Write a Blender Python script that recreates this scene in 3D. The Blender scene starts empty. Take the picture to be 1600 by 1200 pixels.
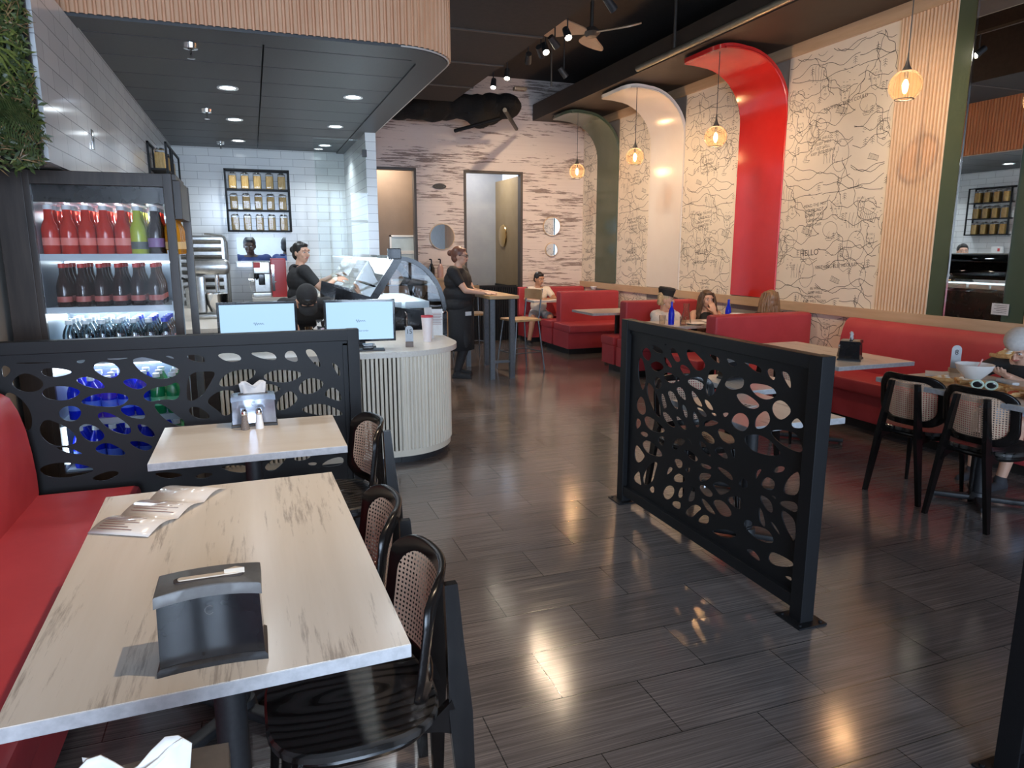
import bpy, bmesh, math, random
from mathutils import Vector, Matrix, Euler, noise
random.seed(7)
S = bpy.context.scene
COL = S.collection
PI = math.pi
R = math.radians
# ---------------------------------------------------------------- camera
cam_d = bpy.data.cameras.new('camera'); cam = bpy.data.objects.new('camera', cam_d); COL.objects.link(cam)
FPX = 1100.0
PITCH = math.atan(212/FPX); YAW = math.atan(407/math.hypot(FPX, 212)); CH = 1.6
cam_d.sensor_fit = 'HORIZONTAL'; cam_d.sensor_width = 36; cam_d.lens = 36*FPX/1600
cam_d.clip_start = .05; cam_d.clip_end = 200
cam.location = (0, 0, CH); cam.rotation_euler = (PI/2-PITCH, 0, -YAW)
S.camera = cam
# ---------------------------------------------------------------- view and world
S.view_settings.view_transform = 'Standard'
try: S.view_settings.look = 'None'
except Exception: pass
S.view_settings.gamma = 1.0
S.view_settings.use_curve_mapping = False
S.view_settings.exposure = 1.35
W = bpy.data.worlds.new('sky'); S.world = W; W.use_nodes = True
W.node_tree.nodes['Background'].inputs[0].default_value = (.55, .72, 1, 1)
W.node_tree.nodes['Background'].inputs[1].default_value = 1.2
def lamp(name, kind, loc, power, color=(1,1,1), rot=None, target=None, size=.1, size_y=None, spot=None, blend=.5, parent=None):
    d = bpy.data.lights.new(name, kind); d.energy = power; d.color = color
    if kind == 'AREA':
        d.size = size
        if size_y: d.shape = 'RECTANGLE'; d.size_y = size_y
    elif kind in ('POINT', 'SPOT'): d.shadow_soft_size = size
    if spot: d.spot_size = R(spot); d.spot_blend = blend
    o = bpy.data.objects.new(name, d); COL.objects.link(o); o.location = loc
    if target is not None:
        o.rotation_euler = (Vector(target)-Vector(loc)).to_track_quat('-Z', 'Y').to_euler()
    elif rot: o.rotation_euler = rot
    if parent: o.parent = parent
    return o
# daylight through the storefront windows behind the camera
DAY = (.62, .78, 1)
lamp('window_daylight', 'AREA', (-.0, -3.5, 1.75), 190, DAY, rot=(R(90), 0, 0), size=2.2, size_y=2.7)
lamp('window_daylight', 'AREA', (3.9, -3.5, 1.75), 55, DAY, rot=(R(90), 0, 0), size=2.6, size_y=2.7)
# kitchen down lights, real round lights set in the panelled ceiling
KL = [(-.11, 5.07), (-.10, 6.65), (-.08, 8.2), (-.07, 9.75), (.91, 5.08), (.93, 6.67), (.95, 8.28), (.98, 9.8)]
KZ = 2.9
for x, y in KL:
    lamp('downlight_beam', 'SPOT', (x, y, KZ-.03), 15, (.86, .94, 1), rot=(0, 0, 0), size=.05, spot=140, blend=.7)
lamp('hatch_light', 'AREA', (.2, 11.3, 2.5), 7, (.75, .92, 1), rot=(0, 0, 0), size=.9)
# ---------------------------------------------------------------- materials
MATS = {}
def nd(nt, t, **kw):
    n = nt.nodes.new(t)
    for k, v in kw.items():
        if hasattr(n, k): setattr(n, k, v)
        else: n.inputs[k.replace('_', ' ')].default_value = v
    return n
def mat(name, color, rough=.5, metal=0, **kw):
    if name in MATS: return MATS[name]
    m = bpy.data.materials.new(name); m.use_nodes = True; MATS[name] = m
    b = m.node_tree.nodes['Principled BSDF']
    b.inputs['Base Color'].default_value = (*color, 1); b.inputs['Roughness'].default_value = rough; b.inputs['Metallic'].default_value = metal
    for k, v in kw.items():
        k = {'trans': 'Transmission Weight', 'ior': 'IOR', 'coat': 'Coat Weight', 'spec': 'Specular IOR Level', 'emit': 'Emission Color', 'es': 'Emission Strength', 'alpha': 'Alpha', 'sheen': 'Sheen Weight'}[k]
        b.inputs[k].default_value = (*v, 1) if isinstance(v, tuple) else v
    return m
def nodes(m): return m.node_tree, m.node_tree.nodes['Principled BSDF']
def coord(nt, scale=(1,1,1), rot=(0,0,0), loc=(0,0,0)):
    g = nt.nodes.new('ShaderNodeNewGeometry'); mp = nt.nodes.new('ShaderNodeMapping'); mp.vector_type = 'POINT'
    mp.inputs['Scale'].default_value = scale; mp.inputs['Rotation'].default_value = rot; mp.inputs['Location'].default_value = loc
    nt.links.new(g.outputs['Position'], mp.inputs['Vector']); return mp.outputs[0]
def ocoord(nt, scale=(1,1,1)):
    g = nt.nodes.new('ShaderNodeTexCoord'); mp = nt.nodes.new('ShaderNodeMapping'); mp.inputs['Scale'].default_value = scale
    nt.links.new(g.outputs['Object'], mp.inputs['Vector']); return mp.outputs[0]
def ramp(nt, src, stops):
    r = nt.nodes.new('ShaderNodeValToRGB'); nt.links.new(src, r.inputs[0]); e = r.color_ramp.elements
    while len(e) < len(stops): e.new(.5)
    for i, (p, c) in enumerate(stops): e[i].position = p; e[i].color = (*c, 1) if len(c) == 3 else c
    return r.outputs[0]
def mixc(nt, fac, a, b, blend='MIX'):
    m = nt.nodes.new('ShaderNodeMix'); m.data_type = 'RGBA'; m.blend_type = blend
    for inp, v in ((m.inputs[0], fac), (m.inputs[6], a), (m.inputs[7], b)):
        if isinstance(v, (int, float)): inp.default_value = v
        elif isinstance(v, tuple): inp.default_value = (*v, 1)
        else: nt.links.new(v, inp)
    return m.outputs[2]
def noi(nt, vec, scale, detail=4, rough=.6):
    n = nt.nodes.new('ShaderNodeTexNoise'); n.inputs['Scale'].default_value = scale; n.inputs['Detail'].default_value = detail; n.inputs['Roughness'].default_value = rough
    nt.links.new(vec, n.inputs['Vector']); return n.outputs[0]
def bump(nt, b, h, dist=.002, strength=.5):
    n = nt.nodes.new('ShaderNodeBump'); n.inputs['Distance'].default_value = dist; n.inputs['Strength'].default_value = strength
    nt.links.new(h, n.inputs['Height']); nt.links.new(n.outputs[0], b.inputs['Normal'])
def mathn(nt, op, a, b=None):
    n = nt.nodes.new('ShaderNodeMath'); n.operation = op
    for i, v in enumerate((a, b)):
        if v is None: continue
        if isinstance(v, (int, float)): n.inputs[i].default_value = v
        else: nt.links.new(v, n.inputs[i])
    return n.outputs[0]

def m_floor():
    m = mat('floor_tile', (.1, .09, .08), .2); nt, b = nodes(m)
    br = nt.nodes.new('ShaderNodeTexBrick'); br.offset = .5; br.offset_frequency = 2
    # rows 0.305 m deep, tiles 0.61 m wide
    v = coord(nt, (1, 1, 1), loc=(.265, .045, 0)); nt.links.new(v, br.inputs['Vector'])
    br.inputs['Scale'].default_value = 1; br.inputs['Brick Width'].default_value = .61; br.inputs['Row Height'].default_value = .305
    br.inputs['Mortar Size'].default_value = .0022; br.inputs['Mortar Smooth'].default_value = .1; br.inputs['Bias'].default_value = 0
    br.inputs['Color1'].default_value = (.155, .13, .12, 1); br.inputs['Color2'].default_value = (.115, .097, .09, 1); br.inputs['Mortar'].default_value = (.035, .032, .03, 1)
    st = noi(nt, coord(nt, (2.2, 150, 1)), 1, 3, .6)
    sc = ramp(nt, st, [(.3, (.5, .5, .5)), (.5, (1, 1, 1)), (.7, (1.7, 1.68, 1.65))])
    c = mixc(nt, .85, br.outputs[0], sc, 'MULTIPLY')
    nt.links.new(c, b.inputs['Base Color'])
    rr = ramp(nt, noi(nt, coord(nt, (1.2, 60, 1)), 1, 3), [(.3, (.09,)*3), (.7, (.2,)*3)])
    nt.links.new(rr, b.inputs['Roughness']); b.inputs['Specular IOR Level'].default_value = .75
    bump(nt, b, st, .0006, .25)
    return m
def m_tile(axis):
    m = mat('white_tile_'+axis, (.8, .82, .82), .12); nt, b = nodes(m)
    br = nt.nodes.new('ShaderNodeTexBrick'); br.offset = .5
    sep = nt.nodes.new('ShaderNodeSeparateXYZ'); g = nt.nodes.new('ShaderNodeNewGeometry'); nt.links.new(g.outputs['Position'], sep.inputs[0])
    cb = nt.nodes.new('ShaderNodeCombineXYZ'); nt.links.new(sep.outputs[0 if axis == 'x' else 1], cb.inputs[0]); nt.links.new(sep.outputs[2], cb.inputs[1]); nt.links.new(cb.outputs[0], br.inputs['Vector'])
    br.inputs['Scale'].default_value = 1; br.inputs['Brick Width'].default_value = .305; br.inputs['Row Height'].default_value = .1
    br.inputs['Mortar Size'].default_value = .0022; br.inputs['Mortar Smooth'].default_value = .1
    br.inputs['Color1'].default_value = (.78, .79, .79, 1); br.inputs['Color2'].default_value = (.7, .71, .72, 1); br.inputs['Mortar'].default_value = (.3, .3, .31, 1)
    nt.links.new(br.outputs[0], b.inputs['Base Color']); return m
def m_white_wood():
    m = mat('distressed_white_wood', (.7, .6, .5), .55); nt, b = nodes(m)
    a = noi(nt, coord(nt, (2.6, 2, 40)), 1, 6, .68); c = noi(nt, coord(nt, (.9, 1, 3.2), loc=(3, 0, 1)), 1, 2, .5)
    s = mathn(nt, 'ADD', mathn(nt, 'MULTIPLY', a, 1.0), mathn(nt, 'MULTIPLY', c, .55))
    k = ramp(nt, s, [(.84, (0, 0, 0)), (.862, (1, 1, 1))])
    base = mixc(nt, noi(nt, coord(nt, (.8, 1, 30)), 1, 3), (.72, .63, .58), (.62, .53, .49))
    dark = mixc(nt, noi(nt, coord(nt, (30, 1, 60)), 1, 3), (.14, .1, .09), (.36, .28, .25))
    nt.links.new(mixc(nt, k, base, dark), b.inputs['Base Color']); return m
def m_table(axis, name):
    m = mat(name, (.7, .62, .52), .22); nt, b = nodes(m)
    sc = (60, 4.2, 4) if axis == 'y' else (4, 60, 4)
    a = noi(nt, coord(nt, sc), 1, 6, .7); c = noi(nt, coord(nt, (9, 1.7, 1) if axis == 'y' else (1.5, 7, 1), loc=(5, 2.3, 0)), 1, 2)
    s = mathn(nt, 'ADD', mathn(nt, 'MULTIPLY', a, 1.0), mathn(nt, 'MULTIPLY', c, .8))
    th = (.985, 1.12) if axis == 'y' else (1.16, 1.3)
    k = ramp(nt, mathn(nt, 'SUBTRACT', s, .5), [(th[0]-.5, (0, 0, 0)), (th[1]-.5, (1, 1, 1))])
    base = mixc(nt, noi(nt, coord(nt, (18, 1.2, 1) if axis == 'y' else (1.2, 18, 1)), 1, 4), (.64, .58, .5), (.78, .73, .66))
    nt.links.new(mixc(nt, mathn(nt, 'MULTIPLY', k, .62), base, (.27, .23, .2)), b.inputs['Base Color'])
    return m
def m_wood(name, c1, c2, scale=(2, 2, 30), rough=.45):
    m = mat(name, c1, rough); nt, b = nodes(m)
    a = noi(nt, ocoord(nt, scale), 1, 5, .6); nt.links.new(ramp(nt, a, [(.3, c1), (.7, c2)]), b.inputs['Base Color']); return m
def m_speck(name, c1, c2, scale, rough, bumpd=0, **kw):
    m = mat(name, c1, rough, **kw); nt, b = nodes(m)
    a = noi(nt, coord(nt), scale, 3); nt.links.new(ramp(nt, a, [(.35, c1), (.65, c2)]), b.inputs['Base Color'])
    if bumpd: bump(nt, b, a, bumpd, .6)
    return m
MFLOOR = m_floor(); TX = m_tile('x'); TY = m_tile('y'); WW = m_white_wood()
TABLE = m_table('y', 'table_laminate'); TABLEX = m_table('x', 'table_laminate_cross')
EDGE = m_speck('table_edge', (.4, .4, .41), (.5, .5, .51), 40, .4)
SLAT = m_wood('light_oak_slats', (.60, .42, .27), (.68, .50, .34), (6, 6, 3))
SLATO = m_wood('warm_oak_slats', (.6, .31, .17), (.68, .38, .22), (6, 6, 3))
SLATC = m_wood('pale_fluted_cladding', (.76, .66, .52), (.82, .73, .59), (6, 6, 3))
OAK = m_wood('oak_trim', (.47, .33, .2), (.56, .4, .26), (2, 2, 20))
RED = m_speck('red_vinyl', (.42, .04, .05), (.46, .048, .058), 6, .5, 0)
BLACK = m_speck('black_powder_coat', (.006, .006, .007), (.01, .01, .011), 300, .5, .0002, spec=.28)
CEIL = m_speck('black_ceiling_paint', (.018, .014, .012), (.026, .02, .018), 20, .8)
KCEIL = m_speck('charcoal_ceiling_panel', (.045, .045, .048), (.055, .055, .058), 60, .5)
CHAIRW = m_wood('black_stained_wood', (.005, .004, .004), (.012, .01, .009), (3, 22, 3), .22); CHAIRW.node_tree.nodes['Principled BSDF'].inputs['Specular IOR Level'].default_value = .3
CANE = None
STEEL = m_speck('brushed_steel', (.45, .44, .42), (.55, .54, .52), 30, .28, 0, metal=1)
CHROME = mat('chrome', (.8, .8, .8), .08, 1)
MIRROR = mat('mirror_glass', (.88, .9, .9), .01, 1)
GOLD = mat('brass', (.75, .5, .2), .2, 1)
GREEN = m_speck('green_gloss_panel', (.06, .085, .055), (.07, .095, .062), 3, .16)
WHITEG = m_speck('white_gloss_panel', (.78, .72, .66), (.8, .75, .69), 3, .18)
REDG = m_speck('red_gloss_panel', (.52, .022, .02), (.56, .028, .024), 3, .15)
QUARTZ = m_speck('pale_quartz', (.74, .66, .56), (.8, .73, .64), 90, .25)
BLK = m_speck('black_gloss_plastic', (.012, .012, .013), (.016, .016, .018), 10, .13)
BLKM = m_speck('black_matt_plastic', (.02, .02, .022), (.028, .028, .03), 80, .5)
GREY = m_speck('grey_plastic', (.12, .115, .11), (.14, .135, .13), 60, .4)
PAPER = m_speck('white_paper', (.58, .57, .56), (.64, .63, .62), 20, .7)
WHITE = m_speck('white_ceramic', (.82, .8, .76), (.86, .84, .8), 20, .2)
DARKW = m_wood('dark_fridge_wood', (.02, .013, .01), (.045, .031, .024), (30, 3, 3), .4); DARKW.node_tree.nodes['Principled BSDF'].inputs['Specular IOR Level'].default_value = .3
def glassm(name, color, rough=.02, tint=.85, gl=.12):
    m = bpy.data.materials.new(name); m.use_nodes = True; nt = m.node_tree; nt.nodes.clear()
    o = nt.nodes.new('ShaderNodeOutputMaterial'); t = nt.nodes.new('ShaderNodeBsdfTransparent'); g = nt.nodes.new('ShaderNodeBsdfGlossy'); x = nt.nodes.new('ShaderNodeMixShader'); f = nt.nodes.new('ShaderNodeFresnel')
    t.inputs[0].default_value = (color[0]*tint, color[1]*tint, color[2]*tint, 1); g.inputs['Roughness'].default_value = rough
    f.inputs[0].default_value = 1.45; a = mathn(nt, 'ADD', f.outputs[0], gl)
    nt.links.new(a, x.inputs[0]); nt.links.new(t.outputs[0], x.inputs[1]); nt.links.new(g.outputs[0], x.inputs[2]); nt.links.new(x.outputs[0], o.inputs[0]); MATS[name] = m; return m
GLASS = glassm('clear_glass', (1, 1, 1), .01, .97, .0)
GLASSP = glassm('partition_glass', (.97, 1, .99), .01, .985, .01)
SMOKE = glassm('smoke_glass', (1, .82, .62), .05, .95, .0)
def _frost(m):
    nt = m.node_tree; out = [n for n in nt.nodes if n.type == 'OUTPUT_MATERIAL'][0]; src = out.inputs[0].links[0].from_socket
    t = nt.nodes.new('ShaderNodeBsdfTranslucent'); t.inputs[0].default_value = (1, .8, .62, 1); d = nt.nodes.new('ShaderNodeBsdfDiffuse'); d.inputs[0].default_value = (1, .8, .62, 1)
    a = nt.nodes.new('ShaderNodeMixShader'); nt.links.new(t.outputs[0], a.inputs[1]); nt.links.new(d.outputs[0], a.inputs[2]); x = nt.nodes.new('ShaderNodeMixShader'); x.inputs[0].default_value = .03
    nt.links.new(src, x.inputs[1]); nt.links.new(a.outputs[0], x.inputs[2]); nt.links.new(x.outputs[0], out.inputs[0])
    for n in nt.nodes:
        if n.type == 'FRESNEL': n.inputs[0].default_value = 1.15
CLRF = 0
AMBER = glassm('amber_globe_glass', (1, .82, .62), .05, .95, .0); _frost(AMBER)
def m_emit(name, c, s):
    m = mat(name, c, .5); b = m.node_tree.nodes['Principled BSDF']; b.inputs['Emission Color'].default_value = (*c, 1); b.inputs['Emission Strength'].default_value = s; return m
LED = m_emit('down_light_lens', (.85, .94, 1), 10)
BULB = m_emit('filament_bulb', (1, .6, .26), 9)
TRK = m_emit('track_lamp_lens', (1, .9, .72), 30)
# ---------------------------------------------------------------- mesh builder
class B:
    def __init__(s): s.b = bmesh.new(); s.wn = False
    def _x(s, vs, m):
        if m is not None: bmesh.ops.transform(s.b, matrix=m, verts=vs)
    def box(s, c, d, rot=None, bev=0, seg=2):
        r = bmesh.ops.create_cube(s.b, size=1); vs = r['verts']
        for v in vs: v.co = Vector((v.co.x*d[0], v.co.y*d[1], v.co.z*d[2]))
        if bev:
            s.wn = True
            es = list({e for v in vs for e in v.link_edges}); q = bmesh.ops.bevel(s.b, geom=es, offset=bev, segments=seg, affect='EDGES', profile=.5)
            vs = list({v for f in q['faces'] for v in f.verts} | {v for v in vs if v.is_valid})
            st = set(vs); grow = True
            while grow:
                n = {w.other_vert(v) for v in st for w in v.link_edges} - st; grow = bool(n); st |= n
            vs = list(st)
        m = Matrix.Translation(c)
        if rot: m = m @ Euler(rot).to_matrix().to_4x4()
        s._x(vs, m); return s
    def bb(s, x0, x1, y0, y1, z0, z1, bev=0): return s.box(((x0+x1)/2, (y0+y1)/2, (z0+z1)/2), (abs(x1-x0), abs(y1-y0), abs(z1-z0)), bev=bev)
    def tube(s, path, r, n=8, closed=False, cap=True, flat=None):
        P = [Vector(p) for p in path]; k = len(P); rs = r if isinstance(r, (list, tuple)) else [r]*k
        rings = []; up = None
        for i in range(k):
            t = (P[(i+1) % k]-P[i-1]) if closed else (P[min(i+1, k-1)]-P[max(i-1, 0)])
            t = t.normalized() if t.length > 1e-9 else Vector((0, 0, 1))
            if up is None:
                up = Vector((0, 0, 1)) if abs(t.z) < .9 else Vector((1, 0, 0))
            a = t.cross(up).normalized(); up = a.cross(t).normalized()
            ring = []
            for j in range(n):
                th = 2*PI*j/n; c, q = math.cos(th), math.sin(th)
                if flat: c *= flat
                ring.append(s.b.verts.new(P[i]+a*(c*rs[i])+up*(q*rs[i])))
            rings.append(ring)
        for i in range(k if closed else k-1):
            A, D = rings[i], rings[(i+1) % k]
            for j in range(n): s.b.faces.new((A[j], A[(j+1) % n], D[(j+1) % n], D[j]))
        if cap and not closed:
            s.b.faces.new(rings[0][::-1]); s.b.faces.new(rings[-1])
        return s
    def cyl(s, p, q, r1, r2=None, n=16): return s.tube([p, q], [r1, r1 if r2 is None else r2], n)
    def lathe(s, prof, c=(0, 0, 0), n=20, m=None):
        rings = []; vs = []
        for r, z in prof:
            ring = [s.b.verts.new((max(r, 1e-4)*math.cos(2*PI*j/n), max(r, 1e-4)*math.sin(2*PI*j/n), z)) for j in range(n)]; rings.append(ring); vs += ring
        for A, D in zip(rings, rings[1:]):
            for j in range(n): s.b.faces.new((A[j], A[(j+1) % n], D[(j+1) % n], D[j]))
        s._x(vs, Matrix.Translation(c) @ (m or Matrix())); return s
    def ell(s, c, r, rot=None, u=16, v=10):
        q = bmesh.ops.create_uvsphere(s.b, u_segments=u, v_segments=v, radius=1); vs = q['verts']
        m = Matrix.Translation(c)
        if rot: m = m @ (rot.to_4x4() if isinstance(rot, Matrix) else Euler(rot).to_matrix().to_4x4())
        r = (r, r, r) if isinstance(r, (int, float)) else r
        s._x(vs, m @ Matrix.Diagonal((*r, 1))); return s
    def cap(s, p, q, r1, r2=None):
        r2 = r1 if r2 is None else r2; p = Vector(p); q = Vector(q); s.ell(p, r1, u=12, v=8); s.ell(q, r2, u=12, v=8)
        if (q-p).length > 1e-5: s.tube([p, q], [r1, r2], 12)
        return s
    def prism(s, poly, h0, h1, m=None):
        a = [s.b.verts.new((x, y, h0)) for x, y in poly]; c = [s.b.verts.new((x, y, h1)) for x, y in poly]; n = len(poly)
        s.b.faces.new(a[::-1]); s.b.faces.new(c)
        for i in range(n): s.b.faces.new((a[i], a[(i+1) % n], c[(i+1) % n], c[i]))
        s._x(a+c, m); return s
    def quad(s, *p): s.b.faces.new([s.b.verts.new(q) for q in p]); return s
    def mesh(s, name, sharp=35):
        bmesh.ops.recalc_face_normals(s.b, faces=s.b.faces)
        me = bpy.data.meshes.new(name); s.b.to_mesh(me); s.b.free()
        for p in me.polygons: p.use_smooth = True
        if sharp: me.set_sharp_from_angle(angle=R(sharp))
        return me
    def obj(s, name, m, parent=None, loc=None, sharp=35, **k):
        o = bpy.data.objects.new(name, s.mesh(name, sharp)); COL.objects.link(o); o.data.materials.append(m)
        if loc: o.location = loc
        if parent: o.parent = parent
        for a, v in k.items(): o[a] = v
        if s.wn: w = o.modifiers.new('wn', 'WEIGHTED_NORMAL'); w.keep_sharp = True
        return o
def thing(name, label, cat, loc=(0, 0, 0), rz=0, group=None):
    o = bpy.data.objects.new(name, None); COL.objects.link(o); o.location = loc; o.rotation_euler = (0, 0, rz); o.empty_display_size = .1
    o['label'] = label; o['category'] = cat
    if group: o['group'] = group
    return o
def tag(o, label, cat, group=None, kind=None):
    if kind: o['kind'] = kind
    if label: o['label'] = label; o['category'] = cat
    if group: o['group'] = group
    return o
def struct(name, b, m, label=None):
    o = b.obj(name, m); o['kind'] = 'structure'
    if label: o['label'] = label
    return o
def dup(root, loc, rz=None, label=None, group=None):
    def cp(o, par):
        c = o.copy(); COL.objects.link(c)
        if par: c.parent = par
        for ch in list(o.children): cp(ch, c)
        return c
    r = cp(root, None); r.location = loc
    if rz is not None: r.rotation_euler = (0, 0, rz)
    if label: r['label'] = label
    if group: r['group'] = group
    return r
def chaikin(P, n=2, closed=True):
    for _ in range(n):
        Q = []
        for i in range(len(P)):
            a = P[i]; b = P[(i+1) % len(P)]
            Q.append((a[0]*.75+b[0]*.25, a[1]*.75+b[1]*.25)); Q.append((a[0]*.25+b[0]*.75, a[1]*.25+b[1]*.75))
        P = Q
    return P
def text_mesh(body, size, name, m, mtx, parent=None, extrude=.0008, align='CENTER', shear=0, off=0):
    c = bpy.data.curves.new(name, 'FONT'); c.body = body; c.size = size; c.extrude = extrude; c.align_x = align; c.align_y = 'CENTER'; c.shear = shear; c.offset = off; c.resolution_u = 2
    t = bpy.data.objects.new(name, c); COL.objects.link(t); dg = bpy.context.evaluated_depsgraph_get()
    me = bpy.data.meshes.new_from_object(t.evaluated_get(dg)); bpy.data.objects.remove(t); me.transform(mtx)
    o = bpy.data.objects.new(name, me); COL.objects.link(o); me.materials.clear(); me.materials.append(m)
    if parent: o.parent = parent
    return o
def rrect(w, h, r, n=5):
    P = []
    for cx, cy, a0 in ((w/2-r, h/2-r, 0), (-w/2+r, h/2-r, 90), (-w/2+r, -h/2+r, 180), (w/2-r, -h/2+r, 270)):
        for i in range(n+1): a = R(a0+90*i/n); P.append((cx+r*math.cos(a), cy+r*math.sin(a)))
    return P
def ray(u, v):
    f = Vector((math.sin(YAW)*math.cos(PITCH), math.cos(YAW)*math.cos(PITCH), -math.sin(PITCH))); rt = Vector((math.cos(YAW), -math.sin(YAW), 0)); up = rt.cross(f)
    return f*FPX+rt*(u-800)-up*(v-600)
def atY(u, v, y): r = ray(u, v); t = y/r.y; return r.x*t, CH+r.z*t
def atX(u, v, x): r = ray(u, v); t = x/r.x; return r.y*t, CH+r.z*t
# matrices that stand an XY drawing on a plane
def M_xz(y): return Matrix(((1, 0, 0, 0), (0, 0, -1, y), (0, 1, 0, 0), (0, 0, 0, 1)))   # drawing x->X, y->Z, height-> -Y
def M_yz(x): return Matrix(((0, 0, 1, x), (1, 0, 0, 0), (0, 1, 0, 0), (0, 0, 0, 1)))    # drawing x->Y, y->Z, height-> X
# ================================================================ SETTING
WX = 5.65; BY = 11.8; CZ = 4.4; LX = -1.25
MFLOOR_ = struct('floor', B().bb(-1.6, 6.2, -3.6, 14, -.1, 0), MFLOOR)
struct('ceiling', B().bb(-1.6, 6.2, -3.6, 14, CZ, CZ+.1), CEIL)
PAINT = m_speck('warm_grey_paint', (.3, .27, .24), (.33, .3, .27), 8, .7)
struct('wall_left', B().bb(LX-.1, LX, -3.6, 5.13, 0, CZ), PAINT)
struct('wall_right', B().bb(WX, WX+.1, -3.6, BY+.1, 0, CZ), PAINT)
b = B(); b.bb(-1.0, -.9, 5.14, 10.6, 0, 2.97); b.bb(-.92, -.9, 4.14, 5.14, 2.015, 2.9); struct('wall_kitchen_left', b, TY)
b = B(); b.bb(LX, -.922, 5.03, 5.13, 0, CZ); b.bb(LX, -.922, 4.14, 5.03, 2.012, 2.898); struct('wall_planted', b, PAINT)
PW = (-.19, .46, 1.43, 1.75)      # hatch
b = B(); b.bb(-.9, PW[0], 10.5, 10.6, 0, 2.97); b.bb(PW[1], 1.4, 10.5, 10.6, 0, 2.97); b.bb(PW[0], PW[1], 10.5, 10.6, 0, PW[2]); b.bb(PW[0], PW[1], 10.5, 10.6, PW[3], 2.97)
struct('wall_kitchen_back', b, TX)
struct('wall_kitchen_stub', B().bb(1.3, 1.42, 8.5, 10.5, 0, 2.95), TY)
HW = m_speck('hatch_room_white', (.75, .8, .82), (.8, .84, .86), 5, .4)
struct('wall_hatch_room', B().bb(-1.0, 1.7, 12.2, 12.3, 0, 2.9), HW)
# back wall with two doorways
D1 = (1.84, 2.58); D2 = (3.45, 4.45); DZ = 2.86
b = B(); b.bb(1.42, D1[0], BY, BY+.1, 0, CZ); b.bb(D1[1], D2[0], BY, BY+.1, 0, CZ); b.bb(D2[1], WX, BY, BY+.1, 0, CZ); b.bb(D1[0], D1[1], BY, BY+.1, DZ, CZ); b.bb(D2[0], D2[1], BY, BY+.1, DZ, CZ)
struct('wall_back', b, WW)
DF = m_speck('dark_bronze_frame', (.05, .04, .035), (.06, .05, .04), 30, .4)
def frame(nm, x0, x1):
    b = B(); b.bb(x0-.03, x0+.01, BY-.02, BY+.12, 0, DZ+.03); b.bb(x1-.01, x1+.03, BY-.02, BY+.12, 0, DZ+.03); b.bb(x0, x1, BY-.02, BY+.12, DZ-.01, DZ+.03); struct(nm, b, DF)
frame('door_1', *D1); frame('door_2', *D2)
BRN = m_speck('brown_corridor_paint', (.2, .14, .1), (.22, .155, .11), 4, .5)
OLV = m_speck('ochre_corridor_paint', (.23, .165, .08), (.26, .19, .1), 4, .45)
GRP = m_speck('grey_corridor_paint', (.26, .26, .26), (.29, .29, .28), 4, .4)
struct('wall_corridor_brown', B().bb(1.5, 3.3, 12.75, 12.85, 0, CZ), BRN)
struct('wall_corridor_divider', B().bb(3.3, 3.4, BY+.1, 13.2, 0, CZ), BRN)
struct('wall_corridor_end', B().bb(3.4, 4.6, 13.2, 13.3, 0, CZ), GRP)
struct('wall_corridor_ochre', B().bb(4.46, 4.56, BY+.1, 13.2, .93, 2.84), OLV)
struct('trim_1', B().bb(4.44, 4.57, BY+.1, 13.2, 0, .93), BLACK)
lamp('corridor_light', 'AREA', (2.2, 12.3, 3.2), 14, (1, .88, .72), rot=(0, 0, 0), size=.5)
lamp('corridor_light', 'AREA', (3.95, 12.5, 3.2), 12, (.95, .95, 1), rot=(0, 0, 0), size=.5)
# kitchen ceiling of boards, with a lower border
b = B(); y = 5.28-.54
while y < 10.5:
    for x0, x1 in ((-.9, .155), (.165, 1.2)): b.bb(x0, x1, max(y, 5.1)+.006, min(y+.54, 10.5)-.006, 2.912, 2.93, bev=.004)
    y += .54
struct('ceiling', b, KCEIL)
def arc(cx, cy, r, a0, a1, n): return [(cx+r*math.cos(R(a0+(a1-a0)*i/n)), cy+r*math.sin(R(a0+(a1-a0)*i/n))) for i in range(n+1)]
SX = 1.43; SY = 4.92; SR = .42
outer = [(LX, SY)]+arc(SX-SR, SY+SR, SR, -90, 0, 12)+[(SX, 10.5)]
inner = [(1.2, 10.5)]+arc(SX-SR, SY+SR+.02, SR-.23, 0, -90, 10)+[(LX, SY+.25)]
b = B(); b.prism([(LX, SY+.012)]+arc(SX-SR, SY+SR, SR-.012, -90, 0, 12)+[(SX-.012, 10.5)]+inner, 2.9, 2.99); b.bb(-.9, SX-.06, SY+.5, 11.6, 3.0, 3.06)
struct('ceiling_border', b, KCEIL)
def path_pts(P, step):
    out = [Vector((*P[0], 0))]; acc = 0
    for a, c in zip(P, P[1:]):
        a = Vector((*a, 0)); c = Vector((*c, 0)); L = (c-a).length; d = (c-a).normalized(); t = step-acc
        while t <= L: out.append(a+d*t); t += step
        acc = (acc+L) % step
    return out
def fluted(b, P, pitch, z0, z1, depth, side=1, thick=.03):
    q = path_pts(P, pitch); prof = []
    for i in range(len(q)-1):
        a, c = q[i], q[i+1]; d = (c-a); nrm = Vector((d.y, -d.x, 0)).normalized()*side
        for t, h in ((.0, 0), (.13, .0), (.16, .55), (.28, .88), (.5, 1), (.72, .88), (.84, .55), (.87, 0)): prof.append(a+d*t+nrm*(h*depth))
    vb = [b.b.verts.new((p.x, p.y, z0)) for p in prof]; vt = [b.b.verts.new((p.x, p.y, z1)) for p in prof]
    for i in range(len(prof)-1): b.b.faces.new((vb[i], vb[i+1], vt[i+1], vt[i]))
    return b
b = B(); fluted(b, outer[:-1]+[(SX, 11.7)], .045, 2.915, CZ, .018)
struct('trim_soffit', b, SLATO, 'curved oak slatted bulkhead above the kitchen')
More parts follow.
